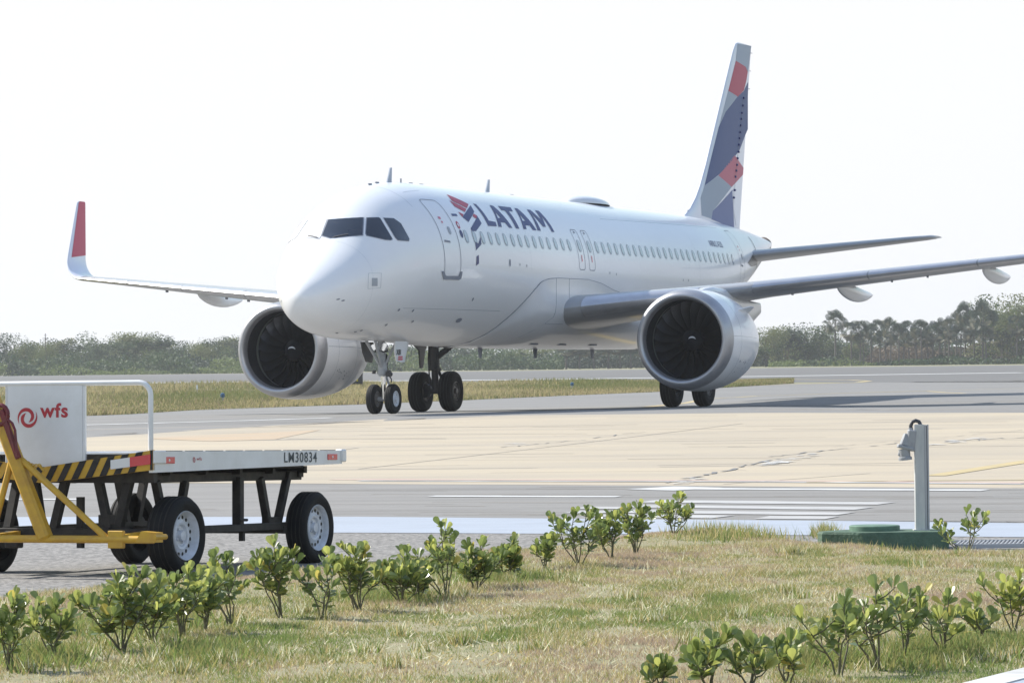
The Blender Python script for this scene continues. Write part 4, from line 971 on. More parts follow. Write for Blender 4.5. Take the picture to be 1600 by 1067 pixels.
# struts seen on the right side and front
def strut(p, q, ax, val, w0=.06, ax2=None, v2=None):
    mb.beam(onpl(*p, ax, val), onpl(*q, ax if ax2 is None else ax2, val if v2 is None else v2), w0, w0, up=(1, 0, 0), bev=.004)
XS_ = -.17
for p, q in (((406, 746), (418, 818)), ((450, 738), (433, 818)), ((372, 745), (372, 822)), ((243, 752), (258, 826)), ((289, 752), (277, 826))): strut(p, q, 0, XS_, .075 if q[0] == 372 else .06)
zb = onpl(380, 824, 0, XS_).z
mb.beam((XS_, onpl(262, 824, 0, XS_).y, zb), (XS_, onpl(470, 824, 0, XS_).y, zb), .06, .085, up=(1, 0, 0), bev=.005)
mb.beam(onpl(378, 828, 0, XS_+.0), onpl(378, 845, 0, XS_), .04, .04, up=(1, 0, 0)); mb.box(onpl(424, 812, 0, XS_), (.07, .22, .05))
mb.tube([onpl(374, 812, 0, XS_+.05), onpl(386, 812, 0, XS_+.05)], .012, 8)
XL = -W_+.17
for y0, s_ in ((.42, .2), (2.62, .2)): mb.beam((XL, y0-.25, HD-.2), (XL, y0-.08, zb), .06, .06, up=(1, 0, 0)); mb.beam((XL, y0+.25, HD-.2), (XL, y0+.08, zb), .06, .06, up=(1, 0, 0))
mb.beam((XL, .1, zb), (XL, 2.9, zb), .06, .085, up=(1, 0, 0))
YF = .16
for p, q in (((154, 749), (170, 826)), ((203, 749), (186, 822)), ((102, 752), (84, 828)), ((55, 752), (66, 826))): strut(p, q, 1, YF, .065)
zf = onpl(100, 832, 1, YF).z
mb.beam((-W_+.1, YF, zf), (-.1, YF, zf), .085, .07, up=(0, 0, 1), bev=.005)
mb.box(onpl(126, 806, 1, YF+.05), (.05, .05, .30)); mb.box(onpl(126, 846, 1, YF+.05), (.045, .05, .10)); mb.box(onpl(172, 812, 1, YF), (.18, .05, .08)); mb.box(onpl(22, 842, 1, YF), (.12, .1, .14), bev=.01)
for y0 in (.42, 2.62): mb.beam((-W_+.2, y0, .31), (-.12, y0, .31), .06, .06, up=(0, 0, 1))
mb.build('chassis', M['cblack'], dolly, smooth=20)
# drooping striped front plate
TOP = [(-110, 706), (0, 721.5), (66, 729.8), (238, 702.9)]; BOT = [(-110, 731), (0, 747), (66, 754.5), (238, 734)]
tp = [onpl(*p, 1, -.012) for p in TOP]; bt = [onpl(*p, 1, -.012) for p in BOT]
for i in range(4): tp[i].y = bt[i].y = -.012
tp[3].x = bt[3].x = .0
mb = MB()
for i in range(3): mb.add([tp[i], tp[i+1], bt[i+1], bt[i]]+[q+Vector((0, .035, 0)) for q in (tp[i], tp[i+1], bt[i+1], bt[i])], [(0, 1, 2, 3), (7, 6, 5, 4), (0, 4, 5, 1), (1, 5, 6, 2), (2, 6, 7, 3), (3, 7, 4, 0)])
fp = mb.build('front_plate', M['cyellow'], dolly, smooth=0)
def bandp(x, v, off=-.004):
    xs_ = [q.x for q in tp]; zt_ = np.interp(x, xs_, [q.z for q in tp]); zb_ = np.interp(x, xs_, [q.z for q in bt]); return Vector((x, -.012+off, zb_+(zt_-zb_)*v))
mb = MB(); x = tp[0].x+.03
while x < -.10:
    lean = .075
    q = []
    for v in np.linspace(0, 1, 5): q.append((x+lean*v, v))
    for i in range(4):
        a0, a1 = q[i], q[i+1]; wd = .062
        mb.add([bandp(a0[0], a0[1]), bandp(a0[0]+wd, a0[1]), bandp(a1[0]+wd, a1[1]), bandp(a1[0], a1[1])], [(0, 1, 2, 3)])
    x += .124
mb.add([bandp(-.022, 0), bandp(0, 0), bandp(0, 1), bandp(-.022, 1)], [(0, 1, 2, 3)])
mb.build('warning_stripes', M['cblack'], fp, smooth=0, fix=False)
mb = MB(); mb.mi = 0; 
for (xa, xb, mi) in (((173, 203, 0)), ((203.2, 235, 1))):
    A_ = onpl(xa, 726 if mi == 0 else 722, 1, -.02).x; B_ = onpl(xb, 720, 1, -.02).x
    mb.add([bandp(A_, .30, -.012), bandp(B_, .30, -.012), bandp(B_, .80, -.012), bandp(A_, .80, -.012), bandp(A_, .30, -.002), bandp(B_, .30, -.002), bandp(B_, .80, -.002), bandp(A_, .80, -.002)], [(0, 1, 2, 3), (7, 6, 5, 4), (0, 4, 5, 1), (1, 5, 6, 2), (2, 6, 7, 3), (3, 7, 4, 0)], mi)
mb.build('front_reflector', [M['reflw'], M['refl']], fp, smooth=0)
# side reflectors, number and small logo
for (a0, a1, b0, b1) in ((255, 272, 713.5, 724), (511.5, 526, 709, 718.2)):
    p = onpl(a0, b1, 0, .0); q = onpl(a1, b0, 0, .0); c = (p+q)/2
    mb = MB(); mb.box((.004, c.y, c.z), (.008, q.y-p.y, q.z-p.z), bev=.002); mb.build('side_reflector', M['refl'], frame, smooth=0)
    mb = MB(); mb.lathe([(.0, .012), (.003, .008), (.003, .001)], (.008, c.y, c.z), (1, 0, 0), 12); mb.build('reflector_rivet', M['reflw'], frame, smooth=0)
def side_text(name, body, x0, x1, yb, yt, m_, bold=0.0):
    V, F = text_mesh(body, 1.0, bold, 1.14); ax0 = min(v[0] for v in V); ax1 = max(v[0] for v in V); ay0 = min(v[1] for v in V); ay1 = max(v[1] for v in V)
    a = onpl(x0, yb, 0, .0015); b_ = onpl(x1, yb, 0, .0015); t_ = onpl((x0+x1)/2, yt, 0, .0015); h0 = onpl((x0+x1)/2, yb, 0, .0015)
    mb = MB(); mb.add([(.0035, a.y+(v[0]-ax0)/(ax1-ax0)*(b_.y-a.y), a.z+(v[1]-ay0)/(ay1-ay0)*(t_.z-h0.z)) for v in V], F); return mb.build(name, m_, frame, smooth=0, fix=False)
side_text('fleet_number', 'LM30834', 444, 495, 722.5, 706.5, M['cnum'], .01)
side_text('small_company_letters', 'wfs', 307, 315, 719, 714, M['wfs'], .01)
def swirl(mb, c, ux, uy, R, nrm):
    """two interlocked tapering arcs"""
    c = Vector(c); ux = Vector(ux); uy = Vector(uy)
    for (a0, sweep, r0, r1, wmax) in ((215, -290, 1.06, .52, .30), (35, -290, 1.06, .52, .30)):
        n = 30; vs = []
        for i in range(n+1):
            t = i/n; a = R_(a0+sweep*t); r_ = r0+(r1-r0)*min(1, t*1.15)-.13; w_ = wmax*min(1, t/.35)**.8*min(1, (1-t)/.22+.02)
            for e in (-.5, .5): vs.append(c+(ux*math.cos(a)+uy*math.sin(a))*(r_+e*w_)*R)
        mb.add(vs, [(2*i, 2*i+1, 2*i+3, 2*i+2) for i in range(n)])
mb = MB(); c_ = onpl(303.5, 718, 0, .004); swirl(mb, c_, (0, 1, 0), (0, 0, 1), .026, None); mb.build('small_company_emblem', M['wfs'], frame, smooth=0, fix=False)
# rail and sign panel
zr = onpl(225, 597.5, 1, .02).z; xr = onpl(235.5, 650, 1, .02).x; rad = .10
pth = [(xr, .02, HD-.02), (xr, .02, zr-rad)]+[(xr-rad*(1-math.cos(a)), .02, zr-rad+rad*math.sin(a)) for a in np.linspace(.2, math.pi/2, 7)]+[(-W_-xr+rad, .02, zr)]+[(-W_-xr+rad-rad*math.sin(a), .02, zr-rad+rad*math.cos(a)) for a in np.linspace(.2, math.pi/2, 7)]+[(-W_-xr, .02, HD-.02)]
mb = MB(); mb.tube(pth, .0205, 14); mb.build('rail', M['cwhite'], dolly, smooth=60)
a0 = onpl(12, 601, 1, .02); a1 = onpl(130, 601, 1, .02)
mb = MB(); xm = (a0.x+a1.x)/2; wd = a1.x-a0.x; zb_ = HD-.15
mb.box((xm, .02, (zr+zb_)/2), (wd, .024, zr-zb_), bev=.004); pn = mb.build('sign_panel', M['cwhite'], dolly, smooth=20)
mb = MB(); mb.box((a1.x+.012, .022, (zr+zb_)/2-.01), (.02, .03, zr-zb_-.02), bev=.004); mb.box((a0.x-.008, .022, (zr+zb_)/2-.01), (.014, .03, zr-zb_-.02), bev=.004); mb.build('panel_frame', M['cwhite'], pn, smooth=20)
c_ = onpl(42.8, 652.5, 1, .006); R0 = (onpl(59.5, 652, 1, .006)-onpl(26.2, 652, 1, .006)).length/2
mb = MB(); swirl(mb, c_, (1, 0, 0), (0, 0, 1), R0, None)
for i in range(len(mb.v)): mb.v[i] = (mb.v[i][0], .006, mb.v[i][2])
mb.build('company_emblem', M['wfs'], pn, smooth=0, fix=False)
V, F = text_mesh('wfs', 1.0, .028, 1.12); ax0 = min(v[0] for v in V); ax1 = max(v[0] for v in V); ay1 = max(v[1] for v in V)
a = onpl(62.5, 651.5, 1, .006); b_ = onpl(106, 651.5, 1, .006); t_ = onpl(85, 629.5, 1, .006)
mb = MB(); mb.add([(a.x+(v[0]-ax0)/(ax1-ax0)*(b_.x-a.x), .006, a.z+v[1]/ay1*(t_.z-a.z)) for v in V], F); mb.build('company_letters', M['wfs'], pn, smooth=0, fix=False)
# wheels
def cart_wheel(px, py, out=1, steer=0, R=.303, W=.185):
    g_ = DI @ at(px, py); c = Vector((g_.x, g_.y, g_.z+R)); h = W/2; o = Vector((0, 0, 0))
    e = empty('wheel', c, 0, dolly); e.rotation_euler = (0, 0, R_(steer)); mb = MB(); rr = .192
    mb.lathe([(-h*.5, rr), (-h*.85, rr*1.02), (-h*1.04, rr+.045), (-h*1.04, rr+.07), (-h*.92, R-.022), (-h*.70, R-.006), (0, R), (h*.70, R-.006), (h*.92, R-.022), (h*1.04, rr+.07), (h*1.04, rr+.045), (h*.85, rr*1.02), (h*.5, rr)], o, (1, 0, 0), 56, mi=0)
    for g2 in (-.5, -.17, .17, .5): mb.lathe([(g2*h*1.2-.004, R-.004), (g2*h*1.2-.004, R+.001), (g2*h*1.2+.004, R+.001), (g2*h*1.2+.004, R-.004)], o, (1, 0, 0), 56, mi=1)
    mb.build('tyre', [M['rubber'], M['cblack']], e, smooth=35)
    q = out; mb = MB(); mb.lathe([(q*h*.80, rr*1.03), (q*h*.92, rr*1.0), (q*h*.80, rr*.95), (q*h*.45, rr*.91), (q*h*.30, rr*.84), (q*h*.42, rr*.66), (q*h*.55, rr*.55), (q*h*.50, rr*.46), (q*h*.30, rr*.40), (q*h*.30, rr*.22), (q*h*.65, rr*.20), (q*h*.68, .001)], o, (1, 0, 0), 48, mi=0)
    mb.lathe([(-q*h*.80, rr*1.03), (-q*h*.3, rr*.95), (q*h*.1, rr*.8), (q*h*.1, .001)], o, (1, 0, 0), 32, mi=1)
    mb.lathe([(-q*h*.2, .11), (-q*h*.9, .11), (-q*h*1.0, .05), (-q*h*1.0, .001)], o, (1, 0, 0), 24, mi=1)
    for k in range(16):
        a = 2*math.pi*(k+.5)/16
        rad_ = rr*.755; cx_ = q*(h*.375+.003); mb.lathe([(0, .0155), (q*.003, .001)], (cx_, math.cos(a)*rad_, math.sin(a)*rad_), (1, 0, 0), 10, mi=1)
    for k in range(4):
        a = 2*math.pi*k/4+.5; mb.lathe([(0, .011), (q*.016, .010), (q*.018, .001)], (q*h*.32, math.cos(a)*rr*.30, math.sin(a)*rr*.30), (1, 0, 0), 8, mi=0)
    mb.build('rim', [M['rimc'] if out > 0 else M['cblack'], M['cblack']], e, smooth=30)
cart_wheel(275, 898, 1, -4, .308, .215); cart_wheel(484, 880, 1, -2); cart_wheel(206, 880.5, -1, -1); cart_wheel(-9, 894, -1, 3)
# towbar, raised and folded back against the front
YT = -.34
T_ = lambda px, py, y=YT: onpl(px, py, 1, y)
mb = MB()
mb.beam(T_(72, 843), T_(-14, 615), .105, .105, up=(0, 1, 0), bev=.02)
mb.tube([T_(166, 840), T_(28, 713)], .026, 12); mb.tube([T_(-14, 842), T_(17, 723)], .026, 12)
zt_ = T_(100, 842).z
mb.tube([(T_(-60, 842).x, YT, zt_), (T_(240, 842).x, YT, zt_)], .030, 14)
for p0, p1 in ((170, 194), (-30, -8)):
    a = T_(p0, 842); b_ = T_(p1, 842); mb.box(((a.x+b_.x)/2, YT, zt_), (b_.x-a.x, .045, .135), bev=.006)
a = T_(217, 842); b_ = T_(249, 842)
mb.prism([(0, 0), (b_.x-a.x, 0), (b_.x-a.x, .075), (.05, .085)], (a.x, YT, zt_-.02), (1, 0, 0), (0, 0, 1), .12); mb.tube([(b_.x-.01, YT-.07, zt_+.02), (b_.x-.01, YT+.12, zt_+.02)], .022, 10)
mb.beam((T_(180, 842).x, YT, zt_), (T_(180, 842).x, .12, zt_+.02), .05, .06); mb.beam((T_(-18, 842).x, YT, zt_), (T_(-18, 842).x, .12, zt_+.02), .05, .06)
tb = mb.build('towbar', M['cyellow'], dolly, smooth=30)
mb = MB()
mb.beam(T_(29, 716, YT-.06), T_(2, 640, YT-.06), .05, .03, up=(0, 1, 0), bev=.008)
c_ = T_(0, 648, YT-.06); mb.tube([c_+Vector((.07*math.cos(a), 0, .075*math.sin(a))) for a in np.linspace(0, 2*math.pi, 17)], .018, 10)
mb.tube([T_(12, 655, YT-.07), T_(19, 661, YT-.07), T_(23.5, 672, YT-.07), T_(25, 690, YT-.07), T_(27, 712, YT-.07)], .011, 8)
mb.tube([T_(13, 664, YT-.07), T_(18, 684, YT-.07), T_(24, 706, YT-.07)], .011, 8)
mb.build('tow_hook', M['cred'], tb, smooth=40)
mb = MB(); r6 = random.Random(2); pts = [T_(34, 716), T_(42, 722), T_(52, 727), T_(62, 727), T_(68, 734)]
for i in range(14):
    t = i/13*(len(pts)-1); k = min(int(t), len(pts)-2); p = pts[k].lerp(pts[k+1], t-k); d = (pts[k+1]-pts[k]).normalized()
    u_ = Vector((0, 1, 0)) if i % 2 else d.cross(Vector((0, 1, 0))).normalized()
    mb.tube([p+d*.018*math.cos(a)+u_*.011*math.sin(a) for a in np.linspace(0, 2*math.pi, 9)], .004, 5)
mb.build('chain', M['cyellow'], tb, smooth=60)

# ================================================================ PIT WITH POST, GRATE
M['pit'] = mat('green_painted_concrete', (.085, .15, .10), .8, var=.2, vscale=6, col2=(.05, .085, .055), vdetail=9, bump=.5, bscale=30)
M['pitl'] = mat('green_lid_paint', (.13, .23, .165), .7, var=.12, vscale=7, col2=(.09, .155, .11))
M['galv'] = mat('galvanised_steel', (.62, .62, .59), .5, metal=.25, var=.25, vscale=7, col2=(.38, .40, .42), stretch=(1, 1, .25))
M['galvd'] = mat('dull_galvanised_channel', (.40, .41, .43), .5, metal=.2)
M['plastic'] = mat('grey_plastic', (.34, .35, .37), .5, var=.2, vscale=20, col2=(.27, .28, .30))
M['conduit'] = mat('black_conduit', (.05, .05, .055), .45)
gp = at(1385, 861); PD = gp.y; zp = gp.z
sx = lambda px: (px-800)/FPX*PD
pit = empty('service_pit', (gp.x, gp.y+.38, zp)); tag(pit, 'low green painted concrete pit with round lid at the edge of the lawn', 'service pit')
mb = MB(); Rz = Matrix.Rotation(R_(-3), 3, 'Z')
hgt = .165
out = [(-.57, .02), (-.54, -.14), (-.20, -.34), (.50, -.38), (.56, -.30), (.56, .26), (-.30, .32)]
n = len(out)
rg_ = []
for z, k in ((-.12, 1.0), (hgt-.02, 1.0), (hgt, .975)): rg_.append([(x*k+.03*noise.noise(Vector((x*4, y*4, z*9)))*(1 if z < 0 else .3), y*k, z) for x, y in [((out[i % n][0]*(1-f_)+out[(i+1) % n][0]*f_), (out[i % n][1]*(1-f_)+out[(i+1) % n][1]*f_)) for i in range(n) for f_ in (0, .33, .66)]])
mb.loft(rg_); mb.build('pit_body', M['pit'], pit, smooth=25)
mb = MB(); mb.lathe([(0, .001), (0, .225), (.045, .225), (.052, .215), (.052, .001)], (sx(1370)-gp.x, .05, hgt-.004), (0, 0, 1), 48); mb.build('pit_lid', M['pitl'], pit, smooth=30)
pp_ = Vector((sx(1445)-.0, PD+.38+.02, zp+hgt))
post = empty('power_post', pp_); tag(post, 'upright galvanised steel post with a grey socket, standing on the green pit', 'power post')
kx = pp_.y/FPX; ptop = (829-664)*kx; wl = 15*kx; wr = 8*kx
mb = MB(); mb.box((-11*kx+wl/2, 0, ptop/2), (wl, .09, ptop), bev=.003); mb.box((-.01, 0, .004), (.14, .13, .008)); mb.build('post_body', M['galv'], post, smooth=20)
mb = MB(); x0_ = -11*kx+wl+.001
mb.box((x0_+.010, .002, ptop/2), (.018, .08, ptop-.01)); mb.box((x0_+.032, .004, ptop/2), (.014, .084, ptop-.004)); mb.build('post_channel', M['galvd'], post, smooth=0)
mb = MB(); mb.box((x0_+.0225, .03, ptop/2), (.006, .02, ptop-.02)); mb.build('channel_slot', M['dark'], post, smooth=0)
mb = MB(); X = lambda px: (px-1445)*kx; Z = lambda py: (829-py)*kx
tilt = Matrix.Rotation(R_(14), 3, 'Y')
mb.box((X(1429), -.01, Z(689)), (.075, .10, .19), Matrix.Rotation(R_(6), 3, 'Y'), bev=.01)
mb.box((X(1421), -.01, Z(688)), (.085, .10, .11), tilt, taper=.75, bev=.01)
mb.box((X(1420), -.01, Z(700)), (.145, .12, .032), tilt, bev=.008)
d_ = tilt @ Vector((0, 0, -1)); d_ = Vector((-.12, 0, -1)).normalized() if False else Vector((.10, 0, -1)).normalized()
mb.lathe([(0, .052), (.07, .049), (.075, .060), (.10, .060), (.101, .04), (.085, .001)], (X(1418), -.012, Z(702)), d_, 24)
mb.box((X(1410.5), -.012, Z(710)), (.025, .03, .035), tilt, bev=.006)
mb.build('socket', M['plastic'], post, smooth=30)
mb = MB(); mb.tube([(X(1429), 0, Z(674)), (X(1429), 0, Z(666)), (X(1431.5), 0, Z(660)), (X(1437), 0, Z(658)), (X(1442), 0, Z(660)), (X(1445), 0, Z(666)), (X(1445), 0, Z(672))], .017, 12); mb.build('conduit', M['conduit'], post, smooth=60)
mb = MB(); mb.lathe([(0, .026), (.02, .026), (.02, .021), (.045, .021)], (X(1429), 0, Z(677)), (0, 0, 1), 16); mb.build('conduit_gland', M['plastic'], post, smooth=30)
# drain grate
gA = at(1493, 857); gB = at(1493, 840.5)
grate = empty('drain_grate', (gA.x, gA.y, gA.z+.02)); tag(grate, 'long steel drain grate with slanting bars beside the green pit', 'drain grate')
Lg = 3.2; Wg = max(.3, min(.8, gB.y-gA.y)); mb = MB()
mb.box((Lg/2, 0, .0), (Lg, .03, .04)); mb.box((Lg/2, Wg, .0), (Lg, .03, .04)); mb.build('grate_frame', M['galvd'], grate, smooth=0)
mb = MB()
for i in range(88): mb.beam((i*.036-.0, .01, .002), (i*.036+.14, Wg-.01, .002), .010, .03)
mb.build('grate_bars', M['galvd'], grate, smooth=0)
mb = MB(); mb.box((Lg/2, Wg/2, -.022), (Lg, Wg-.04, .01)); mb.build('drain_channel', M['dark'], grate, smooth=0)

# ================================================================ SMALL AIRFIELD THINGS
M['sblack'] = mat('sign_black', (.03, .03, .032), .5)
M['syel'] = mat('sign_yellow', (.65, .55, .05), .5)
M['lblue'] = mat('blue_light_glass', (.03, .10, .19), .2, coat=.5)
g0 = at(561, 607.5); k0 = g0.y/FPX
sg = empty('taxiway_sign', g0); tag(sg, 'small black taxiway sign with a yellow character, half hidden behind the left engine', 'airfield sign')
mb = MB(); mb.box((-7*k0, 0, 18*k0), (26*k0, .22, 21*k0), bev=.02); mb.build('sign_box', M['sblack'], sg)
mb = MB()
for xx in (-18, 4): mb.box((xx*k0, 0, 13*k0), (3*k0, .10, 27*k0))
mb.build('sign_leg', M['sblack'], sg, smooth=0)
mb = MB(); mb.add([(x*k0, -.115, z*k0) for x, z in ((-13, 11), (-10, 11), (-3, 25), (-6, 25))], [(0, 1, 2, 3)]); mb.add([(x*k0, -.118, z*k0) for x, z in ((-4, 12), (-1.5, 12), (-1.5, 26), (-4, 26))], [(0, 1, 2, 3)]); mb.build('sign_character', M['syel'], sg, smooth=0, fix=False)
def edge_light(px, py, h, m_, label, head=1.0):
    g_ = at(px, py); k = g_.y/FPX; e = empty('taxiway_light', g_); tag(e, label, 'taxiway light')
    mb = MB(); mb.tube([(0, 0, 0), (0, 0, h*k*.7)], .05, 8); mb.lathe([(0, .22), (.04, .2), (.05, .05)], (0, 0, 0), (0, 0, 1), 12); mb.build('light_stem', M['strut'], e, smooth=30)
    mb = MB(); mb.lathe([(h*k*.6, .05), (h*k*.64, .10*head), (h*k*.9, .10*head), (h*k*.97, .06*head), (h*k, .001)], (0, 0, 0), (0, 0, 1), 14); mb.build('light_head', m_, e, smooth=40)
edge_light(348, 632.5, 19, M['lblue'], 'small blue taxiway edge light in the grass left of the left engine')
edge_light(894, 611, 14, M['lblue'], 'small blue taxiway edge light in the grass under the fuselage, right of the main wheels')
g_ = at(308, 614.5); k = g_.y/FPX; mb = MB(); mb.box((0, 0, 6.5*k), (3*k, 3*k, 13*k), taper=.8, bev=.01); mp_ = mb.build('marker_post', M['cwhite']); mp_.location = g_; tag(mp_, 'short white marker post at the runway side of the grass strip', 'marker post')
# cactus stub at the lawn edge near the shrubs

# ================================================================ SHRUBS
M['leaf'] = mat('thick_glossy_leaf', (.165, .21, .062), .34, coat=.3, var=.2, vscale=7, col2=(.095, .14, .042), trans=.40)
M['leafy'] = mat('young_yellowgreen_leaf', (.34, .36, .10), .36, coat=.2, trans=.42)
M['leafo'] = mat('dying_yellow_leaf', (.42, .36, .09), .5, trans=.35)
M['twig'] = mat('grey_brown_twig', (.14, .115, .085), .85, var=.2, vscale=20, col2=(.09, .10, .05))
LEAF = [(0, 0), (.18, .05), (.42, .14), (.68, .235), (.86, .235), (.97, .14), (1.0, 0)]
def add_leaf(mb, p, d, n, L, mi):
    d = d.normalized(); s_ = d.cross(n)
    if s_.length < 1e-3: s_ = d.orthogonal()
    s_.normalize(); n = s_.cross(d)
    c = rnd.uniform(.02, .12); fold = rnd.uniform(.05, .35); wk = rnd.uniform(.85, 1.1)
    vs = []
    for u, w_ in LEAF: vs.append(p+d*(u*L)-n*(c*u*u*L))
    for sg_ in (1, -1):
        for u, w_ in LEAF[1:-1]: vs.append(p+d*(u*L)+s_*(sg_*w_*L*wk)+n*(w_*fold*L-c*u*u*L))
    fs = []
    for b0 in (7, 12):
        fs.append((0, 1, b0)); 
        for i in range(4): fs.append((1+i, 2+i, b0+1+i, b0+i))
        fs.append((5, 6, b0+4))
    mb.add(vs, fs, mi)
def shrub(px, pby, pty, wpx, label, dens=1.0, yel=.25, lean=0.0, seed=0, name='green_shrub'):
    global rnd
    rnd = random.Random(seed*17+5)
    g_ = at(px, min(pby, 1090), .03); g_.z = lawn_h(g_.x, g_.y) if abs(g_.x) < 8 else g_.z
    k = g_.y/FPX; H = (pby-pty)*k-.045; Wd = wpx*k
    e = empty(name, g_); tag(e, label, 'shrub', 'low shrubs with thick round leaves on the lawn')
    tw = MB(); lf = MB(); tips = []
    ns = max(3, int(round(3+Wd*6*dens))); Wd *= 1.25; ns += (1 if dens > .75 else 0)
    for i in range(ns):
        a = 2*math.pi*(i+rnd.uniform(-.3, .3))/ns; out_ = rnd.uniform(.35, 1)*Wd*.5; hh = H*rnd.uniform(.55, .95)*(1-.25*out_/(Wd*.5+1e-6)) if i else H*.92
        if i == 0: out_ *= .25
        tip = Vector((math.cos(a)*out_+lean*H, math.sin(a)*out_*.8, hh)); mid = Vector((tip.x*.52+rnd.uniform(-.03, .03), tip.y*.5, hh*.46))
        pts = [Vector((rnd.uniform(-.02, .02), rnd.uniform(-.02, .02), -.03)), mid*.55+Vector((0, 0, 0)), mid, (mid+tip)/2+Vector((rnd.uniform(-.02, .02), 0, 0)), tip]
        tw.tube(pts, [.0055, .0048, .0042, .0034, .0026], 6); tips.append((tip, (tip-mid).normalized(), pts))
        for j in range(rnd.choice((2, 3, 3)) if dens > .6 else 2):
            t = rnd.uniform(-.15, .75); b0 = mid.lerp(tip, t) if t > 0 else pts[1].lerp(mid, 1+t*3); aa = rnd.uniform(0, 6.28); l = H*rnd.uniform(.16, .38)
            t2 = b0+Vector((math.cos(aa)*l*.8, math.sin(aa)*l*.7, l*rnd.uniform(.45, .95)))
            if t2.z > H: t2.z = H*.97
            tw.tube([b0, b0.lerp(t2, .5)+Vector((0, 0, -.01)), t2], [.0042, .0034, .0026], 5); tips.append((t2, (t2-b0).normalized(), [b0, t2]))
    for tip, dr, pts in tips:
        top = rnd.random() < .55
        for i in range(rnd.randint(4, 8) if dens > .75 else rnd.randint(3, 6)):
            a = i*2.4+rnd.uniform(-.3, .3); el = rnd.uniform(.35, 1.25); d_ = (dr*math.sin(el)+Vector((math.cos(a), math.sin(a), 0))*math.cos(el)+Vector((0, 0, .8)))
            L = rnd.uniform(.048, .092); r_ = rnd.random()
            mi = 1 if (r_ < yel*(1.6 if top else .6)) else (2 if r_ > .975 else 0)
            nn = Vector((rnd.gauss(0, .7), rnd.gauss(-.7, .5), .35))
            add_leaf(lf, tip-dr*rnd.uniform(0, .03)+Vector((rnd.uniform(-.006, .006),)*3), d_, nn, L, mi)
        n2 = int(rnd.randint(6, 10)*dens)
        for i in range(n2):
            t = rnd.uniform(.35, .95); q = pts[-2].lerp(pts[-1], t) if rnd.random() < .6 else pts[max(0, len(pts)-3)].lerp(pts[-2], rnd.uniform(.3, 1)); a = rnd.uniform(0, 6.28)
            d_ = Vector((math.cos(a), math.sin(a), rnd.uniform(-.1, .8))); mi = 1 if rnd.random() < yel*.6 else (2 if rnd.random() > .95 else 0)
            add_leaf(lf, q, d_, Vector((rnd.uniform(-.6, .6), rnd.uniform(-1, .3), 1)), rnd.uniform(.045, .08), mi)
    tw.build('stem', M['twig'], e, smooth=60, fix=False); lf.build('foliage', [M['leaf'], M['leafy'], M['leafo']], e, smooth=0, fix=False)
SH = [
 (14, 1062, 922, 62, 'narrow leafy shrub at the left edge of the lawn, cut by the picture edge', .7, .2, 0),
 (84, 1046, 936, 90, 'open shrub with bare lower stems, second from the left edge', .7, .25, 0),
 (192, 1030, 886, 118, 'largest and densest shrub on the left, in front of the dolly towbar', 1.5, .3, 0),
 (284, 1006, 886, 100, 'shrub with a single short trunk, directly in front of the front dolly wheel', 1.0, .3, 0),
 (362, 987, 864, 78, 'slender shrub with bare forked stems between the two white dolly wheels', .8, .3, -.15),
 (440, 974, 840, 62, 'tall pointed shrub to the left of the rear dolly wheel', 1.0, .3, -.12),
 (505, 976, 868, 62, 'sparse thin-stemmed shrub just below the rear dolly wheel', .6, .25, 0),
 (238, 1016, 914, 54, 'small low shrub squeezed between the densest shrub and the one by the front wheel', .8, .3, .1),
 (322, 998, 892, 48, 'small leafy shrub right of the single-trunked one by the front wheel', .8, .3, 0),
 (655, 944, 872, 60, 'low spreading shrub at the foot of the tallest forked shrub, on its left', .9, .3, 0),
 (561, 964, 852, 78, 'bushy shrub just right of the rear dolly wheel', 1.1, .3, 0),
 (627, 950, 862, 92, 'low wide shrub with a bent stem, to the left of the tallest forked shrub', 1.1, .3, 0),
 (697, 940, 808, 96, 'tallest forked shrub in the middle row, rising against the pale blue band', .7, .3, -.1),
 (744, 930, 846, 74, 'dark dense shrub in the middle row, low beside the tall forked one', 1.1, .1, 0),
 (797, 916, 838, 62, 'small shrub with upright leaf tips at the right end of the middle row', .8, .35, 0),
 (852, 897, 838, 34, 'very small shrub standing alone between the middle row and the right clump', .6, .35, 0),
 (906, 893, 790, 84, 'upright shrub at the left of the clump in front of the white bars', .9, .3, 0),
 (957, 884, 806, 58, 'shrub with a dark leafy base in the middle of the clump at the lawn edge', .8, .2, 0),
 (994, 874, 784, 74, 'leaning shrub at the right side of the clump at the lawn edge', 1.0, .3, 0),
 (1052, 838, 769, 62, 'small shrub standing alone against the pale blue band, left of the green pit', .8, .3, 0),
 (1512, 862, 786, 96, 'sprawling shrub just right of the steel post, over the drain grate', .5, .2, -.1),
 (1032, 1092, 1036, 46, 'lowest shrub of the front row, only its leaf tips in view at the bottom edge', .7, .2, 0),
 (1108, 1092, 992, 80, 'shrub with pale upturned leaves, left part of the front row', 1.0, .15, 0),
 (1172, 1090, 1000, 62, 'small shrub in the front row between two pale-leaved ones', .8, .2, 0),
 (1230, 1085, 992, 70, 'pale-leaved shrub in the front row, left of the big grey-green one', .9, .15, 0),
 (1314, 1068, 930, 100, 'big grey-green shrub in the middle of the front row', 1.2, .1, 0),
 (1374, 1058, 906, 90, 'tallest shrub of the front row with crossing bare stems', 1.0, .12, -.1),
 (1414, 1042, 918, 70, 'shrub with a stout single stem, right of the tallest front one', .9, .15, 0),
 (1476, 1036, 926, 80, 'open shrub with spreading twigs, third from the right edge', .7, .25, 0),
 (1540, 1012, 932, 60, 'slanting shrub, second from the right edge', .7, .3, -.3),
 (1584, 998, 888, 62, 'yellow-green shrub at the right edge of the photograph', 1.1, .6, 0),
]
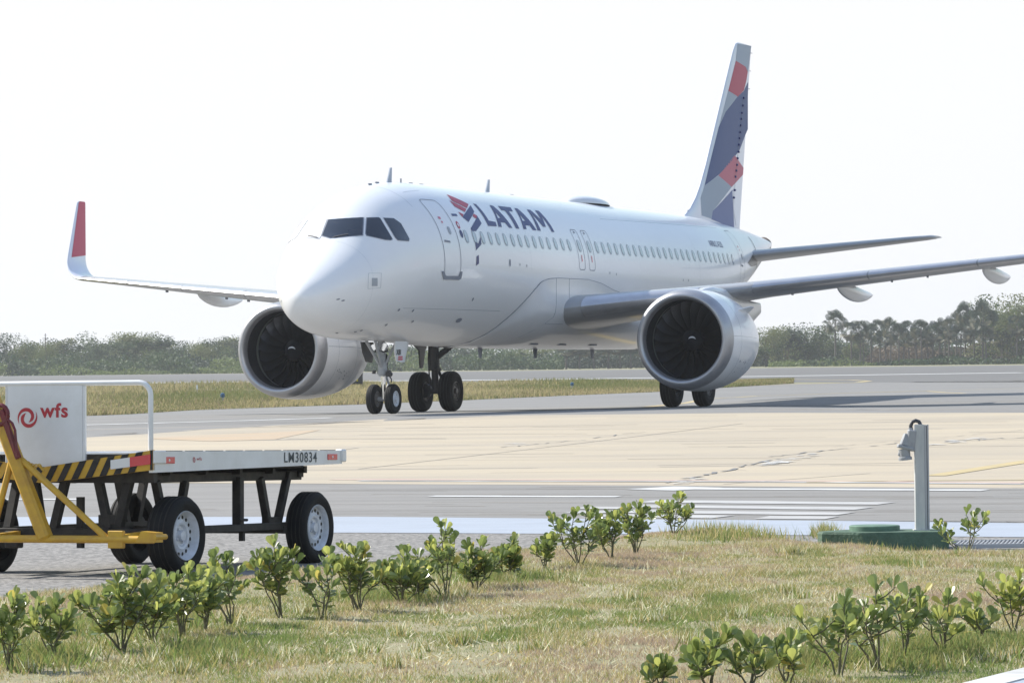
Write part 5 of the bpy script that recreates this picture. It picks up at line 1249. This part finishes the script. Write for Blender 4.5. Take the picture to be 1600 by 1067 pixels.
for i, (px, pb, pt, wd, lab, dn, yl_, ln) in enumerate(SH): shrub(px, pb, pt, wd, lab, dn*(.62 if i > 20 else 1.05), yl_+(.12 if i > 20 else 0), ln, seed=i)
rnd = random.Random(99)

# ================================================================ FAR TREES
M['tl1'] = mat('tree_leaf_mid', (.048, .082, .026), .7, trans=.2)
M['tl2'] = mat('tree_leaf_light', (.115, .15, .045), .7, trans=.25)
M['tl3'] = mat('tree_leaf_dark', (.030, .052, .024), .7, trans=.15)
M['tl4'] = mat('tree_leaf_yellow', (.14, .155, .055), .7, trans=.25)
M['pl1'] = mat('palm_leaf', (.032, .054, .026), .55, trans=.15)
M['pl2'] = mat('dry_palm_leaf', (.16, .15, .09), .7, trans=.15)
M['bark'] = mat('pale_bark', (.115, .10, .085), .9)
M['brush'] = mat('brown_dry_brush', (.14, .105, .065), .9, trans=.1)
def quad(mb, p, s, mi, flat=.5):
    a = Vector((rnd.gauss(0, 1), rnd.gauss(0, 1), rnd.gauss(0, 1)*flat)).normalized(); b_ = a.orthogonal().normalized()
    b_ = (b_*math.cos(rnd.uniform(0, 3.1))+a.cross(b_)*math.sin(rnd.uniform(0, 3.1))).normalized()
    mb.add([p-a*s, p+b_*s*.6, p+a*s, p-b_*s*.6], [(0, 1, 2, 3)], mi)
def crown_mesh(seed, H, Wd, z0, nb, nl, ls):
    """crown of leaf sprays in uneven clumps; unit tree of height H"""
    global rnd
    rnd = random.Random(seed); mb = MB(); blobs = []
    for i in range(nb):
        a = rnd.uniform(0, 6.28); q = rnd.random()**.6; z = z0+(H-z0)*rnd.uniform(.06, .88); k = math.sqrt(max(.05, 1-((z-z0)/(H-z0)*1.0-.38)**2*1.9))
        r_ = Wd*.5*q*k; blobs.append((Vector((math.cos(a)*r_, math.sin(a)*r_, z)), Wd*rnd.uniform(.14, .28)))
    for c, r_ in blobs:
        tone = rnd.random()
        for j in range(nl):
            d_ = Vector((rnd.gauss(0, 1), rnd.gauss(0, 1), rnd.gauss(0, .8))).normalized()*r_*rnd.random()**.5
            p = c+d_
            if p.z < .1 or p.z > H: continue
            mi = 0 if tone < .5 else (1 if tone < .78 else 2)
            if rnd.random() < .07: mi = rnd.randint(0, 2)
            quad(mb, p, ls*rnd.uniform(.6, 1.3), mi)
    return mb, blobs
def tree_proto(seed, H, Wd, z0, nb=26, nl=85, ls=.26):
    mb, bl = crown_mesh(seed, H, Wd, z0, nb, nl, ls)
    e = empty('broadleaf_tree'); K_ = (('tl1', 'tl2', 'tl3'), ('tl3', 'tl1', 'tl3'), ('tl2', 'tl4', 'tl1'), ('tl4', 'tl1', 'tl2'), ('tl1', 'tl3', 'tl4'))[seed % 5]; mb.build('crown', [M[q_] for q_ in K_], e, smooth=0, fix=False)
    tm = MB(); tm.tube([(0, 0, -.6), (.1, 0, z0*.6), (.05, .05, z0+(H-z0)*.35), (.1, 0, z0+(H-z0)*.7)], [.26, .2, .14, .05], 7)
    for c, r_ in bl[:8]: tm.tube([(.06, 0, z0*.8+.2), (c*.6)+Vector((0, 0, .2)), c], [.10, .06, .03], 5)
    tm.build('trunk', M['bark'], e, smooth=60); return e
def palm_proto(seed, H, R=1.5, dry=.15):
    global rnd
    rnd = random.Random(seed); e = empty('fan_palm'); mb = MB()
    top = Vector((rnd.uniform(-.2, .2), rnd.uniform(-.2, .2), H-R*.85))
    for i in range(46):
        a = i*2.4; el = rnd.uniform(-1.25, 1.45); d_ = Vector((math.cos(a)*math.cos(el), math.sin(a)*math.cos(el), math.sin(el))); L = R*rnd.uniform(.35, .75)
        p = top+d_*L; mi = 1 if (el < -.3 and rnd.random() < .5) or rnd.random() < dry*.5 else 0
        s_ = d_.cross(Vector((rnd.gauss(0, 1), rnd.gauss(0, 1), rnd.gauss(0, 1)))).normalized(); n_ = s_.cross(d_); fr = R*rnd.uniform(.42, .62); k = 9
        for j in range(k):
            t0 = -1.25+2.5*j/k; t1 = t0+2.5/k*.72
            pt = lambda t, r_: p+d_*(math.cos(t)*r_)+s_*(math.sin(t)*r_)+n_*(-.22*r_*abs(math.sin(t)))
            mb.add([p, pt(t0, fr*.8), pt((t0+t1)/2, fr), pt(t1, fr*.8)], [(0, 1, 2, 3)], mi)
        mb.add([top, top+s_*.03, p+s_*.03, p], [(0, 1, 2, 3)], mi)
    mb.build('crown', [M['pl1'], M['pl2']], e, smooth=0, fix=False)
    tm = MB(); tm.tube([(0, 0, -.6), (top.x*.4, top.y*.4, H*.4), top], [.17, .13, .11], 8); tm.build('trunk', M['bark'], e, smooth=60); return e
ORD = ['first', 'second', 'third', 'fourth', 'fifth', 'sixth', 'seventh', 'eighth', 'ninth', 'tenth', 'eleventh', 'twelfth', 'thirteenth', 'fourteenth', 'fifteenth', 'sixteenth', 'seventeenth', 'eighteenth', 'nineteenth', 'twentieth', 'twenty-first', 'twenty-second', 'twenty-third', 'twenty-fourth', 'twenty-fifth', 'twenty-sixth', 'twenty-seventh', 'twenty-eighth', 'twenty-ninth', 'thirtieth', 'thirty-first', 'thirty-second', 'thirty-third', 'thirty-fourth', 'thirty-fifth', 'thirty-sixth', 'thirty-seventh', 'thirty-eighth']
BT = [tree_proto(100+i, 8, w_, .6+.3*(i % 2), 22, 260, .17) for i, w_ in enumerate((9, 11, 8, 12, 7))]
PT = [palm_proto(200+i, 8, 1.65+.12*i) for i in range(4)]
used = {}
def place(protos, i, px, pty, D, wpx, label, group, hx=None):
    src = protos[i % len(protos)]
    e = src if id(src) not in used else copy_tree(src); used[id(src)] = 1
    X = (px-800)/FPX*D; Z = gz(X, D); v = pray(px, pty); top = CAM[2]+v[2]/v[1]*D
    H = top-Z; s_ = H/7.7; e.location = (X, D, Z)
    sw = s_ if wpx is None else (wpx/FPX*D)/(protos is BT and (9, 11, 8, 12, 7)[i % 5] or 3)
    e.scale = (sw, sw, s_); e.rotation_euler = (0, 0, rnd2.uniform(0, 6.28)); tag(e, label, 'tree', group); return e
rnd2 = random.Random(12)
# (px, top row, width px, distance) : left part
LTs = [(-60, 520, 90, 700), (8, 523, 80, 705), (45, 523, 62, 700), (72, 536, 50, 690), (98, 530, 60, 715), (128, 540, 56, 700), (150, 538, 50, 690), (170, 516, 74, 800), (200, 521, 84, 770), (222, 524, 92, 700), (254, 541, 60, 690), (284, 534, 66, 720), (310, 527, 40, 740), (326, 538, 62, 700), (352, 529, 66, 715), (380, 523, 70, 740), (410, 530, 70, 700), (470, 535, 90, 700), (545, 538, 90, 710), (615, 542, 70, 700), (660, 545, 70, 705), (715, 540, 80, 700), (770, 545, 80, 710), (830, 542, 80, 700)]
for i, (px, pt, wd, D) in enumerate(LTs):
    if px < 365: lab = '%s far broadleaf tree counted from the left picture edge' % (ORD[max(0, i)])
    elif px < 450: lab = '%s of the two far trees beside the left engine inlet' % ('left' if px < 400 else 'right')
    else: lab = '%s far broadleaf tree behind the landing gears, from the left' % ORD[i-17]
    place(BT, i, px, pt, D, wd*1.15, lab, 'broadleaf trees beyond the runway')
RTs = [(1150, 520, 90, 690), (1196, 512, 70, 690), (1222, 516, 60, 700), (1248, 504, 84, 700), (1282, 511, 66, 705), (1322, 520, 60, 720), (1590, 462, 120, 690), (1560, 486, 90, 700), (1650, 465, 110, 690), (1470, 515, 60, 730)]
nm_ = ['hidden behind the right engine', 'directly right of the right engine', 'in the hazy gap right of the engine, second', 'domed, in the hazy part right of the engine', 'dark, just left of the first tall palm', 'low, behind the first palms', 'largest, rising high at the right edge', 'dark, just left of the largest one at the right edge', 'beyond the right edge', 'behind the middle palms']
for i, (px, pt, wd, D) in enumerate(RTs): place(BT, i+2, px, pt, D, wd*1.1, 'far broadleaf tree '+nm_[i], 'broadleaf trees beyond the runway')
PTs = []
r7 = random.Random(8)
tops = [(1305, 492), (1330, 507), (1344, 506), (1361, 511), (1375, 505), (1391, 504), (1404, 511), (1420, 506), (1440, 505), (1457, 512), (1467, 505), (1482, 503), (1494, 495), (1508, 480), (1522, 492), (1535, 480), (1546, 500), (1558, 497), (1573, 505), (1588, 498), (1607, 500), (1350, 522), (1384, 520), (1411, 524), (1432, 518), (1450, 524), (1475, 520), (1500, 512), (1516, 514), (1541, 516), (1565, 520), (1596, 520)]
tops.sort()
for i, (px, pt) in enumerate(tops):
    place(PT, i, px, pt, 690+r7.uniform(-14, 26), r7.uniform(25, 33), '%s fan palm in the far right row, counted from its left end' % ORD[i], 'fan palms beyond the runway')
PB = [(884, 545), (905, 538), (928, 542), (950, 536), (968, 541), (985, 535), (1010, 540)]
for i, (px, pt) in enumerate(PB): place(PT, i+1, px, pt, 695, 34, '%s slim palm seen under the fuselage left of the right engine' % ORD[i], 'fan palms beyond the runway')
# undergrowth that reads as one mass
def wood(name, x0, x1, D0, D1, h, n, mats, seed, label, hv=.5, ls=.32):
    rg = np.random.default_rng(seed); V = np.zeros((n*2, 3, 3)); F = np.zeros(n*2, int)
    for k in range(n):
        px = rg.uniform(x0, x1); D = rg.uniform(D0, D1); X = (px-800)/FPX*D
        hh = h*(1+hv*noise.noise(Vector((X*.12, D*.1, 1)))*2); z = gz(X, D)+hh*rg.random()**.8
        a = rg.normal(size=3); a /= np.linalg.norm(a); b_ = np.cross(a, rg.normal(size=3)); b_ /= np.linalg.norm(b_); s_ = ls*rg.uniform(.6, 1.3)
        p = np.array([X, D, z]); q = [p-a*s_, p+b_*s_*.6, p+a*s_, p-b_*s_*.6]
        V[2*k] = (q[0], q[1], q[2]); V[2*k+1] = (q[0], q[2], q[3]); v_ = noise.noise(Vector((X*.09, D*.05, z*.15+7))); F[2*k] = F[2*k+1] = 0 if v_ < 0 else (1 if v_ < .25 else 2)
    o = grass_mass(name, (V.reshape(-1, 3), F), mats, label); o['category'] = 'undergrowth'
wood('undergrowth', -200, 880, 676, 700, 2.6, 26000, [M['tl1'], M['tl3'], M['tl2']], 61, 'dense low green undergrowth at the foot of the far trees')
wood('dry_undergrowth', 860, 1750, 725, 745, 3.2, 30000, [M['tl3'], M['tl3'], M['brush']], 62, 'brownish undergrowth between the palm trunks', hv=.3)
wood('palm_foot_bushes', 1200, 1750, 672, 690, .9, 6000, [M['tl1'], M['tl3'], M['tl2']], 65, 'uneven green bushes in front of the palm trunks', hv=.9, ls=.28)
wood('bright_bushes', 60, 560, 668, 674, 1.0, 2500, [M['tl2'], M['tl1'], M['tl2']], 63, 'bright low bushes along the far runway edge', hv=.9, ls=.22)
wood('distant_woodland', -250, 1850, 900, 960, 5.5, 34000, [M['tl1'], M['tl3'], M['tl1']], 64, 'pale distant woodland behind the trees', hv=.2, ls=.38)
X, D = (71-800)/FPX*690, 690; Z = gz(X, D); mb = MB(); h_ = (CAM[2]+pray(71, 521)[2]/pray(71, 521)[1]*D)-Z
mb.tube([(0, 0, 0), (0, 0, h_)], .07, 6); mb.box((0, 0, h_-.9), (1.1, .08, .08)); mb.box((0, 0, h_-.35), (.5, .06, .06)); o = mb.build('utility_pole', M['bark']); o.location = (X, D, Z); tag(o, 'thin utility pole with a crossarm rising from the left tree line', 'pole')
HAZE = 0.0002

# ================================================================ HAZE
hm = bpy.data.materials.new('haze'); hm.use_nodes = True; t = hm.node_tree; t.nodes.clear()
pv = t.nodes.new('ShaderNodeVolumePrincipled'); pv.inputs['Color'].default_value = (.93, .96, 1, 1); pv.inputs['Density'].default_value = HAZE; pv.inputs['Anisotropy'].default_value = .3
oo = t.nodes.new('ShaderNodeOutputMaterial'); t.links.new(pv.outputs[0], oo.inputs['Volume'])
mb = MB(); mb.box((0, 900, 14), (9000, 9000*0+3000, 60)); hz = mb.build('haze', hm, smooth=0); tag(hz, 'thin pale haze over the airfield', 'haze', kind='stuff')
